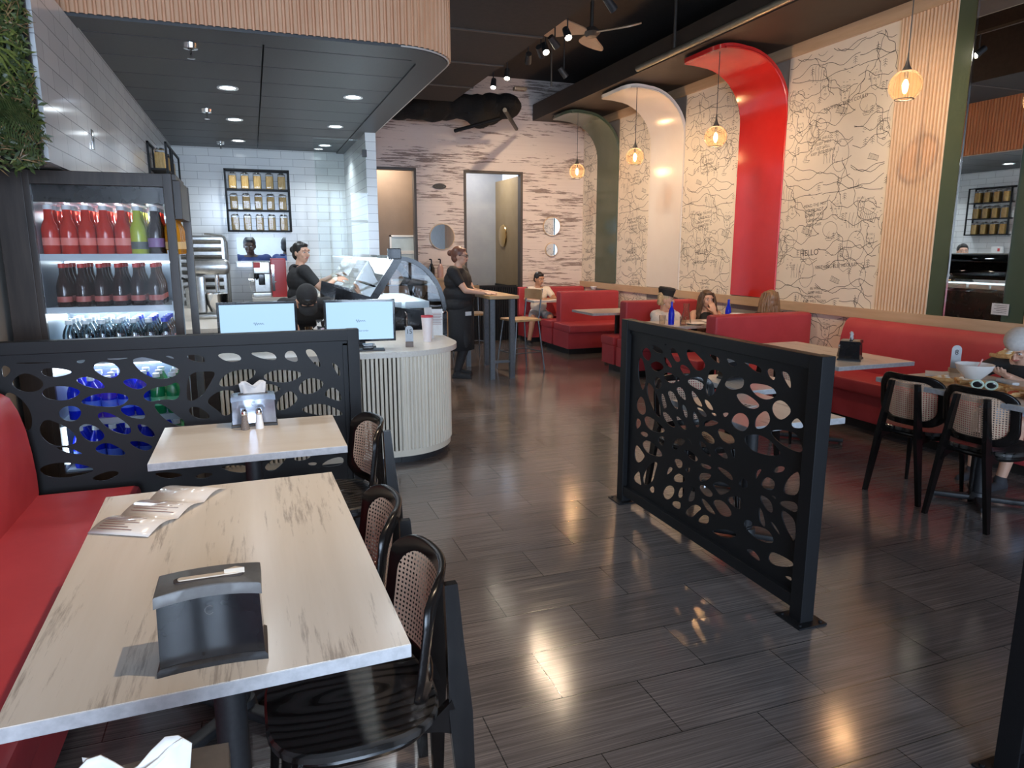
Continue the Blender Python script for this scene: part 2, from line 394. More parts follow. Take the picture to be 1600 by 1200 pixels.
b = B(); b.tube([(x, y, 2.908) for x, y in outer[1:-1]+[(SX, 11.7)]], .006, 6); struct('trim_2', b, m_speck('pale_edge_trim', (.5, .45, .4), (.55, .5, .45), 20, .4))
struct('wall_bulkhead_side', B().bb(SX-.06, SX-.01, 5.5, 11.8, 2.99, CZ), CEIL)
# glass partition beside the stub wall
t = thing('glass_partition', 'clear frameless glass panel hanging in front of the tiled stub wall', 'glass panel', (.72, 8.42, 0))
B().bb(0, .57, 0, .012, 0.95, 2.8).obj('pane', GLASSP, t)
B().bb(.53, .58, -.01, .03, 2.62, 2.7).obj('bracket', BLKM, t)
# right hand wall
def wallbox(y0, y1, z0, z1, th=.02, b=None): return (b or B()).bb(WX-th, WX, y0, y1, z0, z1)
WP = m_speck('wallpaper_ground', (.72, .65, .54), (.76, .69, .58), 2, .55)
INK = mat('wallpaper_ink', (.035, .03, .028), .6)
WPS = [(5.22, 6.65), (7.45, 8.63), (9.5, 10.49), (11.24, 11.79)]
b = B()
for y0, y1 in ((2.0, 4.65), (4.65, 11.79)): wallbox(y0, y1, .92, 1.02, .05, b)
struct('trim_rail', b, OAK)
struct('trim_top', wallbox(2.5, 11.79, 3.62, 3.74, .05), OAK)
b = B()
fluted(b, [(WX-.013, 5.22), (WX-.013, 4.64)], .036, 1.02, 3.62, .024, 1); fluted(b, [(WX-.013, 3.8), (WX-.013, 2.0)], .036, 1.02, 3.62, .024, 1)
o = struct('trim_slats', b, SLAT)
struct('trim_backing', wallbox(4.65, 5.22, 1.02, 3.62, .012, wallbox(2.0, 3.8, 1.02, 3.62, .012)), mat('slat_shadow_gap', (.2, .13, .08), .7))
# dark dropped soffit over the booths
struct('ceiling_soffit', B().bb(4.66, WX, 1.0, 11.79, 3.74, 4.0), m_speck('brown_black_soffit', (.035, .024, .018), (.042, .03, .022), 6, .6))
# front of the room, behind the camera: storefront
b = B(); 
for x0, x1 in ((LX, -1.1), (1.1, 1.3), (2.45, 2.6), (5.2, WX)): b.bb(x0, x1, -3.4, -3.3, 0, CZ)
b.bb(LX, WX, -3.4, -3.3, 3.1, CZ); b.bb(LX, WX, -3.4, -3.3, 0, .35)
struct('wall_front', b, BLKM)
def window(nm, x0, x1):
    b = B(); n = 3
    for i in range(n+1): x = x0+(x1-x0)*i/n; b.bb(x-.03, x+.03, -3.38, -3.3, .35, 3.1)
    b.bb(x0, x1, -3.38, -3.3, 2.3, 2.36); o = struct(nm, b, BLKM); g = B().bb(x0, x1, -3.36, -3.352, .35, 3.1).obj('glass', GLASS, o)
window('window_1', -1.1, 1.1); window('window_2', 2.6, 5.2); window('window_3', 1.3, 2.45)
# ================================================================ WALLPAPER DRAWINGS
rnd = random.Random(3)
class Doodle:
    def __init__(s): s.l = []
    def line(s, P, w=.0036): s.l.append((P, w*1.02))
    def circ(s, x, y, r, ry=None, w=.0036, n=14): s.line([(x+r*math.cos(2*PI*i/n), y+(ry or r)*math.sin(2*PI*i/n)) for i in range(n+1)], w)
    def wavy(s, x0, y0, x1, y1, amp, k, w=.005, n=28):
        ph = rnd.random()*6; P = []
        for i in range(n+1):
            t = i/n; a = amp*math.sin(k*t*2*PI+ph)+amp*.4*math.sin(k*2.7*t*2*PI+ph*2); dx, dy = x1-x0, y1-y0; L = math.hypot(dx, dy)
            P.append((x0+dx*t-dy/L*a, y0+dy*t+dx/L*a))
        s.line(P, w)
    def face(s, x, y, r):
        s.line([(x-r, y+r*.9), (x-r*.8, y-r), (x, y-r*1.5), (x+r*.8, y-r), (x+r, y+r*.9)]); s.circ(x-r*.4, y+r*.3, r*.18, r*.1); s.circ(x+r*.4, y+r*.3, r*.18, r*.1)
        s.line([(x+.0, y+r*.3), (x+r*.12, y-r*.3), (x-r*.08, y-r*.35)]); s.circ(x, y-r*.75, r*.22, r*.1)
        for i in range(-3, 4): s.line([(x+i*r*.3, y+r*.9), (x+i*r*.3+r*.1, y+r*1.3)], .003)
    def boat(s, x, y, r):
        s.line([(x-r, y), (x-r*.6, y-r*.4), (x+r*.6, y-r*.4), (x+r, y), (x-r, y)]); s.line([(x, y), (x, y+r*1.5), (x+r*.7, y+r*.2), (x, y+r*.2)])
    def hatch(s, x, y, w, h):
        s.line([(x, y), (x+w, y+h*.4), (x+w*.8, y+h), (x-w*.1, y+h*.5), (x, y)])
        for i in range(9): t = i/9; s.line([(x+w*t, y+h*.4*t), (x+w*t-w*.08, y+h*.5+h*.5*t)], .003)
    def tree(s, x, y, r):
        s.line([(x, y), (x, y+r)], .0035)
        for k in (.4, .7, 1): s.line([(x-r*.35, y+r*k-.2*r), (x, y+r*k), (x+r*.35, y+r*k-.2*r)], .0035)
    def dashes(s, x, y, n, sp):
        for i in range(n):
            a = x+rnd.uniform(-sp, sp); c = y+rnd.uniform(-sp, sp); s.line([(a, c), (a+.022, c+rnd.uniform(-.006, .006))], .0035)
TW, TH = 1.42, 1.18
def make_tile():
    d = Doodle()
    for i in range(9):
        y = TH*i/9; d.wavy(0, y+rnd.uniform(-.05, .05), TW, y+rnd.uniform(-.1, .1), rnd.uniform(.02, .055), rnd.uniform(1.2, 3.4))
    for i in range(13):
        x = rnd.uniform(.1, TW-.1); y = rnd.uniform(.05, TH-.3); d.wavy(x, y, x+rnd.uniform(-.3, .3), y+rnd.uniform(.25, .45), .025, 1.3)
    for i in range(10): x, y = rnd.uniform(.12, TW-.12), rnd.uniform(.1, TH-.1); r = rnd.uniform(.06, .13); d.circ(x, y, r, r*rnd.uniform(.8, 1.5), n=20)
    for x, y, r in ((.42, .85, .075), (1.05, .32, .09), (.75, .5, .05), (1.2, .8, .06), (.15, .75, .06), (.55, .32, .055), (.9, .85, .05)): d.face(x, y, r)
    for x, y in ((.2, .3), (.95, 1.02), (.62, .16), (1.28, .52)): d.boat(x, y, .05)
    d.hatch(.72, .66, .2, .16); d.hatch(.12, .55, .14, .1); d.hatch(1.1, .06, .12, .08)
    for i in range(20): d.tree(rnd.uniform(.05, TW-.05), rnd.uniform(.05, TH-.12), .07)
    for i in range(20): d.dashes(rnd.uniform(.1, TW-.1), rnd.uniform(.1, TH-.1), 6, .07)
    for x, y in ((.3, .1), (1.0, .62), (.55, .95)):
        for k in range(5): d.wavy(x-.08+k*.035, y, x-.12+k*.05, y+.15, .006, 1, .0035, 8)
    return d
TILE = make_tile()
def doodle_mesh(y0, y1, z0, z1, x, name, parent):
    b = B()
    def seg(P, w):
        P = [Vector((p[0], p[1])) for p in P]
        inside = [y0+.01 < p.x < y1-.01 and z0+.01 < p.y < z1-.01 for p in P]; prev = None
        for i, p in enumerate(P):
            if not inside[i]: prev = None; continue
            a = P[max(i-1, 0)]; c = P[min(i+1, len(P)-1)]; t = (c-a)
            if t.length < 1e-6: prev = None; continue
            t.normalize(); n = Vector((-t.y, t.x))*w/2
            v = (b.b.verts.new((x, p.x+n.x, p.y+n.y)), b.b.verts.new((x, p.x-n.x, p.y-n.y)))
            if prev: b.b.faces.new((prev[0], v[0], v[1], prev[1]))
            prev = v
    j0 = int((z0)/TH)-1; i0 = int(y0/TW)-1
    for j in range(j0, int(z1/TH)+2):
        for i in range(i0, int(y1/TW)+2):
            for P, w in TILE.l: seg([(q[0]+i*TW+(j % 2)*.35, q[1]+j*TH) for q in P], w)
    return b.obj(name, INK, parent, sharp=0)
def wallpaper(y0, y1, label):
    t = thing('wallpaper_panel', label, 'wallpaper', (WX, (y0+y1)/2, 0), 0, None); yc = (y0+y1)/2
    b = B(); b.bb(-.013, -.002, y0-yc, y1-yc, 1.02, 3.62); b.bb(-.013, -.002, y0-yc, y1-yc, .1, .92); b.obj('sheet', WP, t)
    o = doodle_mesh(y0, y1, .12, 3.6, WX-.0135, 'line_drawing', t); o.data.transform(Matrix.Translation((-WX, -yc, 0)))
    # hand lettered lines
    k = 0
    for (ly, lz, s, words) in ((.25, 2.05, .045, ['MEND THE MIST', 'MAYBE NOT', 'IN ANY WAY', 'SOMEHOW', 'WITH THIS']), (.35, 1.18, .04, ['BE WELL', 'SLEEP WELL', 'GET WELL', 'KEEP WELL CLEAN']), (.6, 1.42, .05, ['NOTHING ELSE I COULD']), (.22, 1.55, .09, ['HELLO']), (.55, 3.02, .05, ['NOTHING ELSE I COULD']), (.3, 2.72, .04, ['BE WELL', 'SLEEP WELL', 'GET WELL', 'KEEP WELL CLEAN'])):
        for i, wd in enumerate(words):
            yy = y1-ly-.28
            if yy < y0+.35 and y1-y0 < 1.2: yy = (y0+y1)/2
            m = Matrix(((0, 0, -1, -.0137), (-1, 0, 0, yy-yc), (0, 1, 0, lz-i*s*1.15), (0, 0, 0, 1))) @ Matrix.Rotation(R(5), 4, 'Z')
            text_mesh(wd, s, 'lettering', INK, m, t, extrude=0)
    return t
wallpaper(*WPS[0], 'line drawn map wallpaper between the red arch and the oak slats')
wallpaper(*WPS[1], 'line drawn map wallpaper between the white arch and the red arch')
wallpaper(*WPS[2], 'line drawn map wallpaper between the green arch and the white arch')
wallpaper(*WPS[3], 'narrow line drawn wallpaper in the corner left of the green arch')
# ================================================================ ARCHES
def arch(y0, y1, m, edge, name, label):
    yc = (y0+y1)/2; h = (y1-y0)/2; ZT = 3.66; RR = .6; th = .045; XT = 4.74
    t = thing(name, label, 'arch', (WX, yc, 0))
    prof = [(-.02, 1.03), (-.02, ZT-RR)]+[(-.02-RR+RR*math.cos(R(a)), ZT-RR+RR*math.sin(R(a))) for a in range(8, 91, 8)]
    prof = [(p[0], p[1]) for p in prof]; xs = prof[-1][0]; xe = XT-WX; N = 12; prof += [(xs+(xe-xs)*i/N, ZT+.012*math.sin(PI*i/N)) for i in range(1, N+1)]
    b = B(); rows = []
    for i, (x, z) in enumerate(prof):
        a = Vector(prof[max(i-1, 0)]); c = Vector(prof[min(i+1, len(prof)-1)]); d = (c-a).normalized(); n = Vector((d.y, -d.x))  # outward (up / to wall)
        dd = x-xe; w = h
        if dd < .16: w = h-.16+math.sqrt(max(.16**2-(.16-dd)**2, 0))
        o = Vector((x, z)); q = o+n*th
        rows.append([b.b.verts.new(v) for v in ((o.x, -w, o.y), (o.x, w, o.y), (q.x, w, q.y), (q.x, -w, q.y))])
    for A, D in zip(rows, rows[1:]):
        for j in range(4): b.b.faces.new((A[j], A[(j+1) % 4], D[(j+1) % 4], D[j]))
    b.b.faces.new(rows[0]); b.b.faces.new(rows[-1][::-1]); b.obj('band', m, t, sharp=30)
    e = B(); e.tube([(x-.0, -h-.004, z) for x, z in prof[:-2]], .012, 6); e.obj('edge_strip', edge, t)
    b = B()
    return t
arch(6.65, 7.45, REDG, REDG, 'wall_arch', 'glossy red panel rising up the wall and curling out over the booths')
arch(8.63, 9.5, WHITEG, mat('white_edge', (.6, .56, .52), .4), 'wall_arch', 'glossy white panel curling out from the wall between the green and red ones')
arch(10.49, 11.24, GREEN, GREEN, 'wall_arch', 'dark green glossy panel curling out from the wall nearest the back corner')
# mirror flanked by green panels
t = thing('wall_mirror', 'tall rectangular wall mirror between two dark green strips reflecting the kitchen', 'mirror', (WX, 4.22, 0))
B().bb(-.03, -.02, -.25, .26, 1.02, 4.3).obj('glass', MIRROR, t)
b = B(); b.bb(-.04, -.02, -.255, -.25, 1.02, 4.3); b.bb(-.04, -.02, .255, .262, 1.02, 4.3); b.obj('edge_trim', CHROME, t)
for y0, y1, l in ((4.48, 4.65, 'dark green glossy wall strip left of the tall mirror'), (3.8, 3.97, 'dark green glossy wall strip right of the tall mirror')):
    o = B().bb(-.03, -.002, y0-4.22, y1-4.22, 1.02, 4.3).obj('green_panel', GREEN, None, (WX, 4.22, 0)); tag(o, l, 'wall panel')
t = thing('notice', 'small white printed notice taped low on the tall mirror', 'notice', (WX-.04, 3.98, 1.12))
B().bb(-.002, 0, -.07, .07, -.045, .045).obj('sheet', PAPER, t)
b = B()
for i in range(5): b.bb(-.003, -.002, -.055, .05-.02*(i % 2), .028-.014*i, .031-.014*i)
b.obj('print', INK, t)
# ================================================================ PENDANTS
def pendant(y, x, z, label):
    t = thing('pendant_lamp', label, 'lamp', (x, y, z), 0, 'globe pendants along the booths')
    top = 3.66-z
    B().cyl((0, 0, .22), (0, 0, top), .004, n=6).obj('cord', BLKM, t)
    B().lathe([(.005, .24), (.008, .19), (.018, .15), (.036, .115), (.04, .108), (.001, .108)]).obj('cap', BLKM, t)
    pr = [(.12*math.sin(R(a)), .12*math.cos(R(a))) for a in range(18, 147, 8)]
    B().lathe([(r*1.0, zz) for r, zz in pr], n=28).obj('globe', AMBER, t)
    b = B(); b.tube([(.068*math.cos(R(a)), .068*math.sin(R(a)), -.099) for a in range(0, 360, 20)], .004, 6, closed=True); b.obj('rim', BLKM, t)
    B().lathe([(.001, .1), (.015, .1), (.015, .06), (.012, .055)]).obj('socket', BLKM, t)
    B().ell((0, 0, -.005), (.022, .022, .055)).obj('bulb', BULB, t)
    lamp('bulb_light', 'POINT', (0, 0, 0), 24, (1, .68, .42), size=.03, parent=t)
    return t
for y, x, z, l in ((10.4, 4.86, 2.78, 'globe pendant lamp hanging in front of the green arch'), (8.6, 4.86, 2.79, 'globe pendant lamp hanging in front of the white arch'), (6.8, 4.83, 2.79, 'globe pendant lamp hanging under the red arch'), (4.42, 4.86, 2.84, 'globe pendant lamp hanging in front of the oak slats, the nearest one')): pendant(y, x, z, l)
# ================================================================ CEILING SERVICES
t = thing('air_duct', 'large black rectangular air duct running along the ceiling beside the oak bulkhead', 'duct', (2.2, 6, 3.6))
b = B(); b.bb(-.6, .56, -6, 4.0, 0, .79); b.obj('duct_run', CEIL, t)
for i in range(8): B().bb(-.61, .57, -5+i*1.15, -4.97+i*1.15, -.012, .56).obj('flange', m_speck('duct_flange', (.05, .038, .03), (.06, .045, .035), 20, .5), t)
t = thing('flexible_duct', 'crumpled black wrapped duct sagging at the far end of the ceiling', 'duct', (2.9, 10.75, 3.42))
b = B()
for i in range(9): b.ell((-.9+i*.24, .1*math.sin(i*2)+.3, .06*math.sin(i*1.7+1)+.32), (.24, .3, .24+.05*math.sin(i*2.2)), rot=(0, .3*math.sin(i*1.4), .4*i), u=7, v=5)
o = b.obj('wrapped_duct', mat('black_duct_wrap', (.008, .007, .006), .9), t); md = o.modifiers.new('r', 'REMESH'); md.mode = 'VOXEL'; md.voxel_size = .05
b = B(); b.cyl((.5, -1.1, .05), (1.3, .6, .1), .03); b.cyl((.75, -.2, .1), (.2, .4, -.02), .028); b.obj('hanger_pipe', BLACK, t); B().cyl((0, .3, .3), (0, .3, .98), .03).obj('strap', BLACK, t)
t = thing('pipe', 'grey metal pipe running along the edge of the dark soffit', 'pipe', (4.63, 5, 3.78))
B().cyl((0, -4, 0), (0, 3.2, 0), .035, n=12).obj('run', m_speck('galvanised_pipe', (.26, .25, .2), (.32, .3, .24), 20, .4, 0, metal=.7), t)
b = B(); b.cyl((-.02, 2.35, .03), (-.02, 2.35, .62), .018); b.obj('drop_rod', DF, t)
t = thing('suspension_rod', 'thin black rod hanging from the ceiling beyond the ceiling fan', 'rod', (3.9, 9.2, 3.72)); B().cyl((0, 0, 0), (0, 0, .68), .012, n=8).obj('rod', DF, t)
tr = thing('light_track', 'long thin black ceiling track carrying spot lamps', 'track', (3.26, 7, 4.0))
B().bb(-.018, .018, -5, 3.2, 0, .03).obj('rail', DF, tr)
b = B()
for y in (-4, -1.5, 1, 3): b.cyl((0, y, .03), (0, y, .4), .006, n=6)
b.obj('hanger', DF, tr)
def spot(x, y, z, tgt, label, on=True, power=30):
    t = thing('track_spot', label, 'spot lamp', (x, y, z), 0, 'spot lamps on the ceiling track')
    d = (Vector(tgt)-Vector((x, y, z))).normalized(); q = d.to_track_quat('Z', 'Y').to_matrix().to_4x4()
    B().cyl((0, 0, .03), (0, 0, .2 if x != 3.95 else .58), .008, n=8).obj('stem', BLKM, t)
    B().lathe([(.001, -.09), (.035, -.09), (.042, .05), (.036, .05), (.034, .03)], m=q).obj('can', BLKM, t)
    B().lathe([(.034, .034), (.001, .036)], m=q).obj('lens', TRK if on else BLKM, t)
    if on:
        l = lamp('spot_beam', 'SPOT', (0, 0, 0), power, (1, .76, .52), size=.03, spot=62, blend=.8, parent=t); l.location = d*.06; l.rotation_euler = d.to_track_quat('-Z', 'Y').to_euler()
    return t
spot(3.26, 7.27, 3.8, (3.2, 4.2, 0), 'lit track spot just left of the ceiling fan blade', power=18)
spot(3.26, 7.87, 3.8, (2.9, 4.8, 0), 'brightest lit track spot, second from the ceiling fan', power=18)
spot(3.26, 8.4, 3.82, (4.3, BY, 1.9), 'track spot seen from behind, with a beam added to warm the back wall', power=110)  # unlit fixture; its beam is added only to warm the back wall
spot(3.26, 9.16, 3.8, (2.5, 7.4, 0.2), 'lit track spot above the back wall, right one of a pair', power=70)
spot(3.26, 9.72, 3.8, (2.3, 7.8, .2), 'lit track spot above the back wall, left one of a pair', power=70)
spot(3.95, 8.9, 3.82, (WX, 9, 2), 'small unlit track spot right of the two bright ones', False)
# second track over the left hand tables, above the frame
tr2 = thing('light_track', 'short ceiling track above the foreground tables, out of frame', 'track', (1.3, 1.2, 4.0)); B().bb(-.018, .018, -1.5, 2.2, 0, .03).obj('rail', DF, tr2); b = B(); b.cyl((0, 0, .03), (0, 0, .4), .006, n=6); b.obj('hanger', DF, tr2)
for yy, tg, pw in ((.9, (-.1, 2.0, .75), 62), (2.9, (-.2, 3.3, .75), 70)): spot(1.3, yy, 3.8, tg, 'track spot lighting the %s left hand table' % ('nearest' if yy < 2 else 'far'), power=pw)
# spots of the same track nearer than the frame
for y, ty, p in ((5.2, 4.4, 40), (3.4, 6.1, 80), (6.3, 7.0, 45), (7.6, 8.6, 70), (8.0, 10.6, 70)): 
    spot(3.26, y, 3.8, (WX, ty, 1.9), 'track spot above the frame aimed at the %s' % {4.4: 'mirror', 6.1: 'wallpaper left of the slats', 7.0: 'red arch', 8.6: 'white arch', 10.6: 'green arch'}[ty], power=p)
t = thing('ceiling_fan', 'three bladed ceiling fan with one blade lit pale', 'fan', (3.75, 7.7, 3.98))
B().cyl((0, 0, .03), (0, 0, .42), .02).lathe([(.001, -.05), (.06, -.045), (.1, 0), (.06, .05), (.02, .06)]).obj('motor', DF, t)
FB = m_speck('fan_blade', (.42, .3, .2), (.46, .33, .22), 10, .4)
for a in (66, 186, 306):
    pl = [(.06, -.04), (.2, -.07), (.42, -.17), (.56, -.16), (.6, .05), (.5, .16), (.25, .1), (.06, .04)]
    b = B(); b.prism(chaikin(pl, 2), -.008, .008, Matrix.Rotation(R(a), 4, 'Z') @ Matrix.Rotation(R(20), 4, 'X')); b.obj('blade', FB, t)
t = thing('sprinkler_box', 'small pale box fixed on the dark ceiling beyond the track', 'alarm', (3.6, 9.6, 3.72)); B().bb(-.09, .09, -.05, .05, 0, .05, bev=.015).obj('housing', DF, t)
# kitchen ceiling lights
names = ['nearest', 'second', 'third', 'farthest']
for i, (x, y) in enumerate(KL):
    t = thing('down_light', '%s round ceiling light in the %s row of the kitchen ceiling' % (names[i % 4], 'left' if i < 4 else 'right'), 'ceiling light', (x, y, KZ+.012), 0, 'round lights in the kitchen ceiling')
    B().lathe([(.062, .004), (.085, .0), (.085, -.008), (.062, -.004)]).obj('trim_ring', m_speck('light_ring', (.7, .7, .7), (.75, .75, .75), 5, .4), t); B().lathe([(.062, -.002), (.001, -.003)]).obj('lens', LED, t)
for i, (x, y) in enumerate(((-.29, 5.35), (-.32, 7.7), (-.28, 9.9))):
    t = thing('sprinkler', ['nearest', 'middle', 'farthest'][i]+' chrome fire sprinkler under the kitchen ceiling', 'sprinkler', (x, y, 2.91), 0, 'sprinklers in the kitchen ceiling')
    B().lathe([(.05, 0), (.045, -.03), (.02, -.032)]).obj('cup', CHROME, t); b = B(); b.cyl((0, 0, -.03), (0, 0, -.09), .008, n=8); b.lathe([(.001, -.092), (.025, -.09)]); b.obj('head', CHROME, t)
# ================================================================ LATTICE SCREENS
def plate(outer, holes, th, mtx, name, m, parent):
    c = bpy.data.curves.new(name, 'CURVE'); c.dimensions = '2D'; c.fill_mode = 'BOTH'; c.extrude = th/2; c.resolution_u = 1
    for P in [outer]+holes:
        sp = c.splines.new('POLY'); sp.points.add(len(P)-1)
        for i, p in enumerate(P): sp.points[i].co = (p[0], p[1], 0, 1)
        sp.use_cyclic_u = True
    t = bpy.data.objects.new(name, c); COL.objects.link(t); dg = bpy.context.evaluated_depsgraph_get()
    me = bpy.data.meshes.new_from_object(t.evaluated_get(dg)); bpy.data.objects.remove(t); me.transform(mtx)
    o = bpy.data.objects.new(name, me); COL.objects.link(o); me.materials.clear(); me.materials.append(m); o.parent = parent
    return o
LH = [[(17,562),(52,560),(87,566),(52,568)],[(2,566),(20,577),(5,593)],[(64,580),(75,574),(118,580),(92,589),(72,588)],[(120,564),(126,558),(134,562),(130,567),(121,567)],[(162,557),(185,554),(203,556),(185,562)],
 [(145,578),(152,566),(175,566),(190,580),(174,593)],[(208,565),(213,560),(230,558),(262,570),(281,577),(270,589),(245,592),(222,582)],[(257,554),(266,553),(273,560),(268,560)],[(116,594),(135,588),(155,594),(166,607),(140,606)],
 [(189,597),(205,591),(222,594),(231,602),(213,610)],[(17,599),(30,586),(45,583),(70,597),(60,611),(35,612)],[(65,615),(75,605),(105,603),(129,612),(105,626),(78,624)],[(124,628),(150,615),(185,614),(203,622),(185,636),(145,634)],
 [(223,617),(243,605),(262,604),(277,596),(281,610),(276,625),(255,623),(233,628)],[(8,612),(30,620),(50,645),(48,675),(20,660),(10,640)],[(90,647),(100,635),(120,635),(128,645),(118,658),(102,657)],[(186,640),(200,632),(220,635),(229,655),(202,652)],
 [(152,648),(165,643),(190,655),(204,668),(202,679),(180,675),(160,662)],[(240,632),(255,632),(275,648),(288,658),(288,666),(268,662),(250,648)],[(122,670),(133,662),(150,666),(165,680),(155,690),(135,688)],[(62,668),(72,655),(92,662),(113,673),(121,693),(85,697),(68,685)],
 [(213,663),(228,664),(240,674),(242,683),(222,680)],[(147,703),(160,692),(178,694),(201,711),(165,711)],[(198,690),(222,689),(241,698),(225,706)],[(85,698),(110,700),(133,710),(105,708)],
 [(289,552),(315,552),(322,567),(300,564)],[(336,551),(370,551),(379,563),(355,566)],[(387,549),(425,549),(434,563),(410,561)],[(444,556),(450,548),(460,549),(467,566),(450,563)],[(476,546),(490,546),(500,566),(500,575),(485,562)],[(517,566),(526,570),(531,578),(531,591)],
 [(295,584),(322,581),(337,582),(327,600),(316,618),(296,628),(292,615)],[(340,604),(352,585),(372,578),(400,577),(395,590),(370,602)],[(409,590),(425,579),(448,578),(475,583),(455,597),(428,597)],[(466,604),(480,591),(497,592),(507,600),(492,614),(472,616)],[(506,616),(518,604),(531,612),(533,628),(515,622)],
 [(322,628),(340,612),(360,610),(370,615),(366,640),(352,651),(340,640)],[(405,600),(425,600),(440,607),(428,614),(410,612)],[(433,642),(434,625),(450,611),(459,614),(466,625),(450,638)],[(469,640),(490,631),(510,632),(533,643),(533,650),(490,648)],[(296,636),(312,636),(331,652),(315,655),(297,648)],
 [(412,731),(425,718),(449,712),(440,726),(425,737)],[(459,720),(463,711),(488,711),(478,719)],[(481,723),(495,722),(494,727),(483,727)],[(499,729),(515,717),(536,713),(536,727)],[(342,729),(365,727),(386,727),(386,739),(360,737)],[(302,746),(318,738),(335,740),(320,748)],
 [(60,732),(90,722),(130,726),(150,735),(110,746),(75,745)],[(238,740),(262,737),(290,742),(262,749)],[(380,690),(400,684),(430,690),(400,700)],[(300,690),(330,684),(350,694),(325,702)],[(140,748),(170,735),(190,738),(165,752)]]
C3 = '195,40,320,70,345,110,240,80;280,155,340,150,420,215,400,245,320,220;435,110,460,100,455,150;165,240,200,180,250,190,280,260,250,330,200,300;500,190,550,180,600,270,620,330,560,340,510,250;570,130,690,150,640,170;700,190,770,190,810,250,920,370,860,435,790,430,720,330,690,250;860,195,900,200,910,250,870,225;955,215,1060,235,1090,355,1040,345,980,290;255,380,330,330,410,370,420,420,340,460;420,300,450,285,500,350,525,410,460,390;605,400,650,370,730,430,730,480,680,500,640,470;130,300,180,320,210,450,215,560,180,680,130,560;420,480,500,470,560,520,560,580,500,590,440,550;570,500,620,540,600,570,570,565;320,530,360,520,400,570,395,630,350,660,315,620;695,580,740,530,880,520,890,630,850,670,780,640;970,430,1130,480,1060,600,1010,720,930,730,920,620,940,510;230,620,260,590,330,700,380,850,380,1000,300,900,240,760;390,720,420,720,450,800,460,880,410,880;470,690,530,690,590,800,590,900,530,860,480,750;565,645,650,645,690,790,640,770,590,720;740,690,780,690,870,830,870,870,780,820;890,780,950,800,1000,880,1000,910,930,880;630,835,690,870,705,1000,660,980;560,975,620,1000,700,1120,660,1140,600,1080;765,910,810,960,845,1060,830,1110,775,1080;800,870,870,890,925,950,920,990,860,960;970,930,1040,950,1040,980,1000,970;890,1060,920,1030,1020,1025,1070,1060,980,1090,900,1095;105,830,140,750,190,770,220,920,180,960,120,920;190,1000,260,980,400,1090,440,1160,340,1165,230,1110;100,1000,150,1020,160,1080,100,1140;400,930,470,940,560,1080,540,1110,450,1050;1100,940,1200,935,1140,1000'
C4 = '215,130,260,105,320,135,300,180;430,210,450,170,510,170,500,260,470,270;250,250,300,210,380,250,470,350,470,400,340,375,270,310;160,300,190,265,270,380,270,410,210,475,160,430;150,630,215,560,225,680,240,740,150,680;260,620,330,490,430,465,390,600,370,690,290,730,260,690;330,770,370,745,390,780,380,830,340,810;600,300,620,220,680,185,750,215,730,250,680,290,640,320;765,185,800,190,840,280;735,320,820,340,900,420,880,460,800,420;615,430,710,440,720,510,690,540,650,510;525,630,555,515,620,545;750,540,820,530,800,580,770,580;610,640,680,595,745,650,740,700,630,695;490,820,530,750,600,745,625,800,600,870,540,905,500,870;660,870,680,780,720,760,740,800,710,885;785,930,800,840,845,745,865,790,860,910;590,950,620,925,700,935,690,1020,620,990;750,1070,790,1000,870,960,945,1010,890,1050,830,1115;915,600,1000,595,1060,620,1020,670,920,700;915,750,970,735,1070,820,1060,870,990,860,930,800;930,890,1000,920,1100,1060,1090,1075,1000,1030;895,1150,960,1085,1030,1100,1020,1190,940,1185;935,130,990,105,1090,190,1090,250,1020,240,960,190;925,210,1000,270,1060,410,990,360,930,290;925,490,960,480,1060,520,1040,550,960,530'
C5 = '170,40,270,50,320,150,240,175;385,85,450,95,540,110,590,200,585,245,500,215,430,150;655,220,690,165,740,175,760,250,745,335,680,290;825,190,900,195,930,300,940,440,870,350;160,370,230,290,380,300,380,400,330,430,240,440,180,410;450,400,500,370,700,400,770,490,720,540,620,555,520,500;300,490,400,490,500,550,575,630,500,665,400,640,320,560;715,640,760,580,850,575,950,690,860,780,790,785,730,720;235,810,290,730,380,720,440,790,440,870,380,930,280,890;515,870,530,760,650,680,700,800,640,880,550,900;935,830,1005,770,1060,820,1090,890,960,890;75,920,140,900,260,990,280,1060,220,1085,120,1030;400,1000,500,970,640,1000,790,1140,800,1200,700,1210,560,1180,450,1130;700,930,850,920,1000,960,1060,1080,1060,1180,880,1110,760,1020'
C6 = '40,100,100,60,150,80,210,205,120,180;225,90,290,75,280,215;75,310,110,300,230,370,265,465,160,400;25,500,80,475,150,480,240,545,200,590,120,625,80,600;25,710,80,685,160,710,240,820,230,870,160,875,90,830;195,670,260,640,360,660,360,800,240,750;330,490,380,420,430,470,430,540,370,540;530,340,605,320,550,410,530,450;735,340,780,290,870,295,850,350,760,368;585,520,620,440,680,420,750,470,740,550,690,570;1040,350,1030,620,900,615,850,570,880,470,950,390;580,630,640,650,710,710,730,830,660,810,600,720;695,620,765,650,760,680;800,730,850,695,1010,715,1010,835,900,790;830,810,900,840,995,940,980,1195,880,1020,840,900;565,760,610,830,645,990,600,985,570,920;690,930,750,970,820,1100,760,1050;395,915,485,935,480,990,400,1020'
C7 = '740,250,900,220,1100,280,1190,470,1060,475,880,400;220,290,400,270,520,300,600,340,560,400,400,400,290,350;770,570,900,620,990,790,790,650;1100,760,1140,620,1300,680,1480,790,1470,850,1240,850;1330,1000,1460,1010,1460,1090'
def crop(s, ox, oy, k):
    out = []
    for g in s.split(';'):
        n = [float(q) for q in g.split(',')]; out.append([(ox+n[i]/k, oy+n[i+1]/k) for i in range(0, len(n), 2)])
    return out
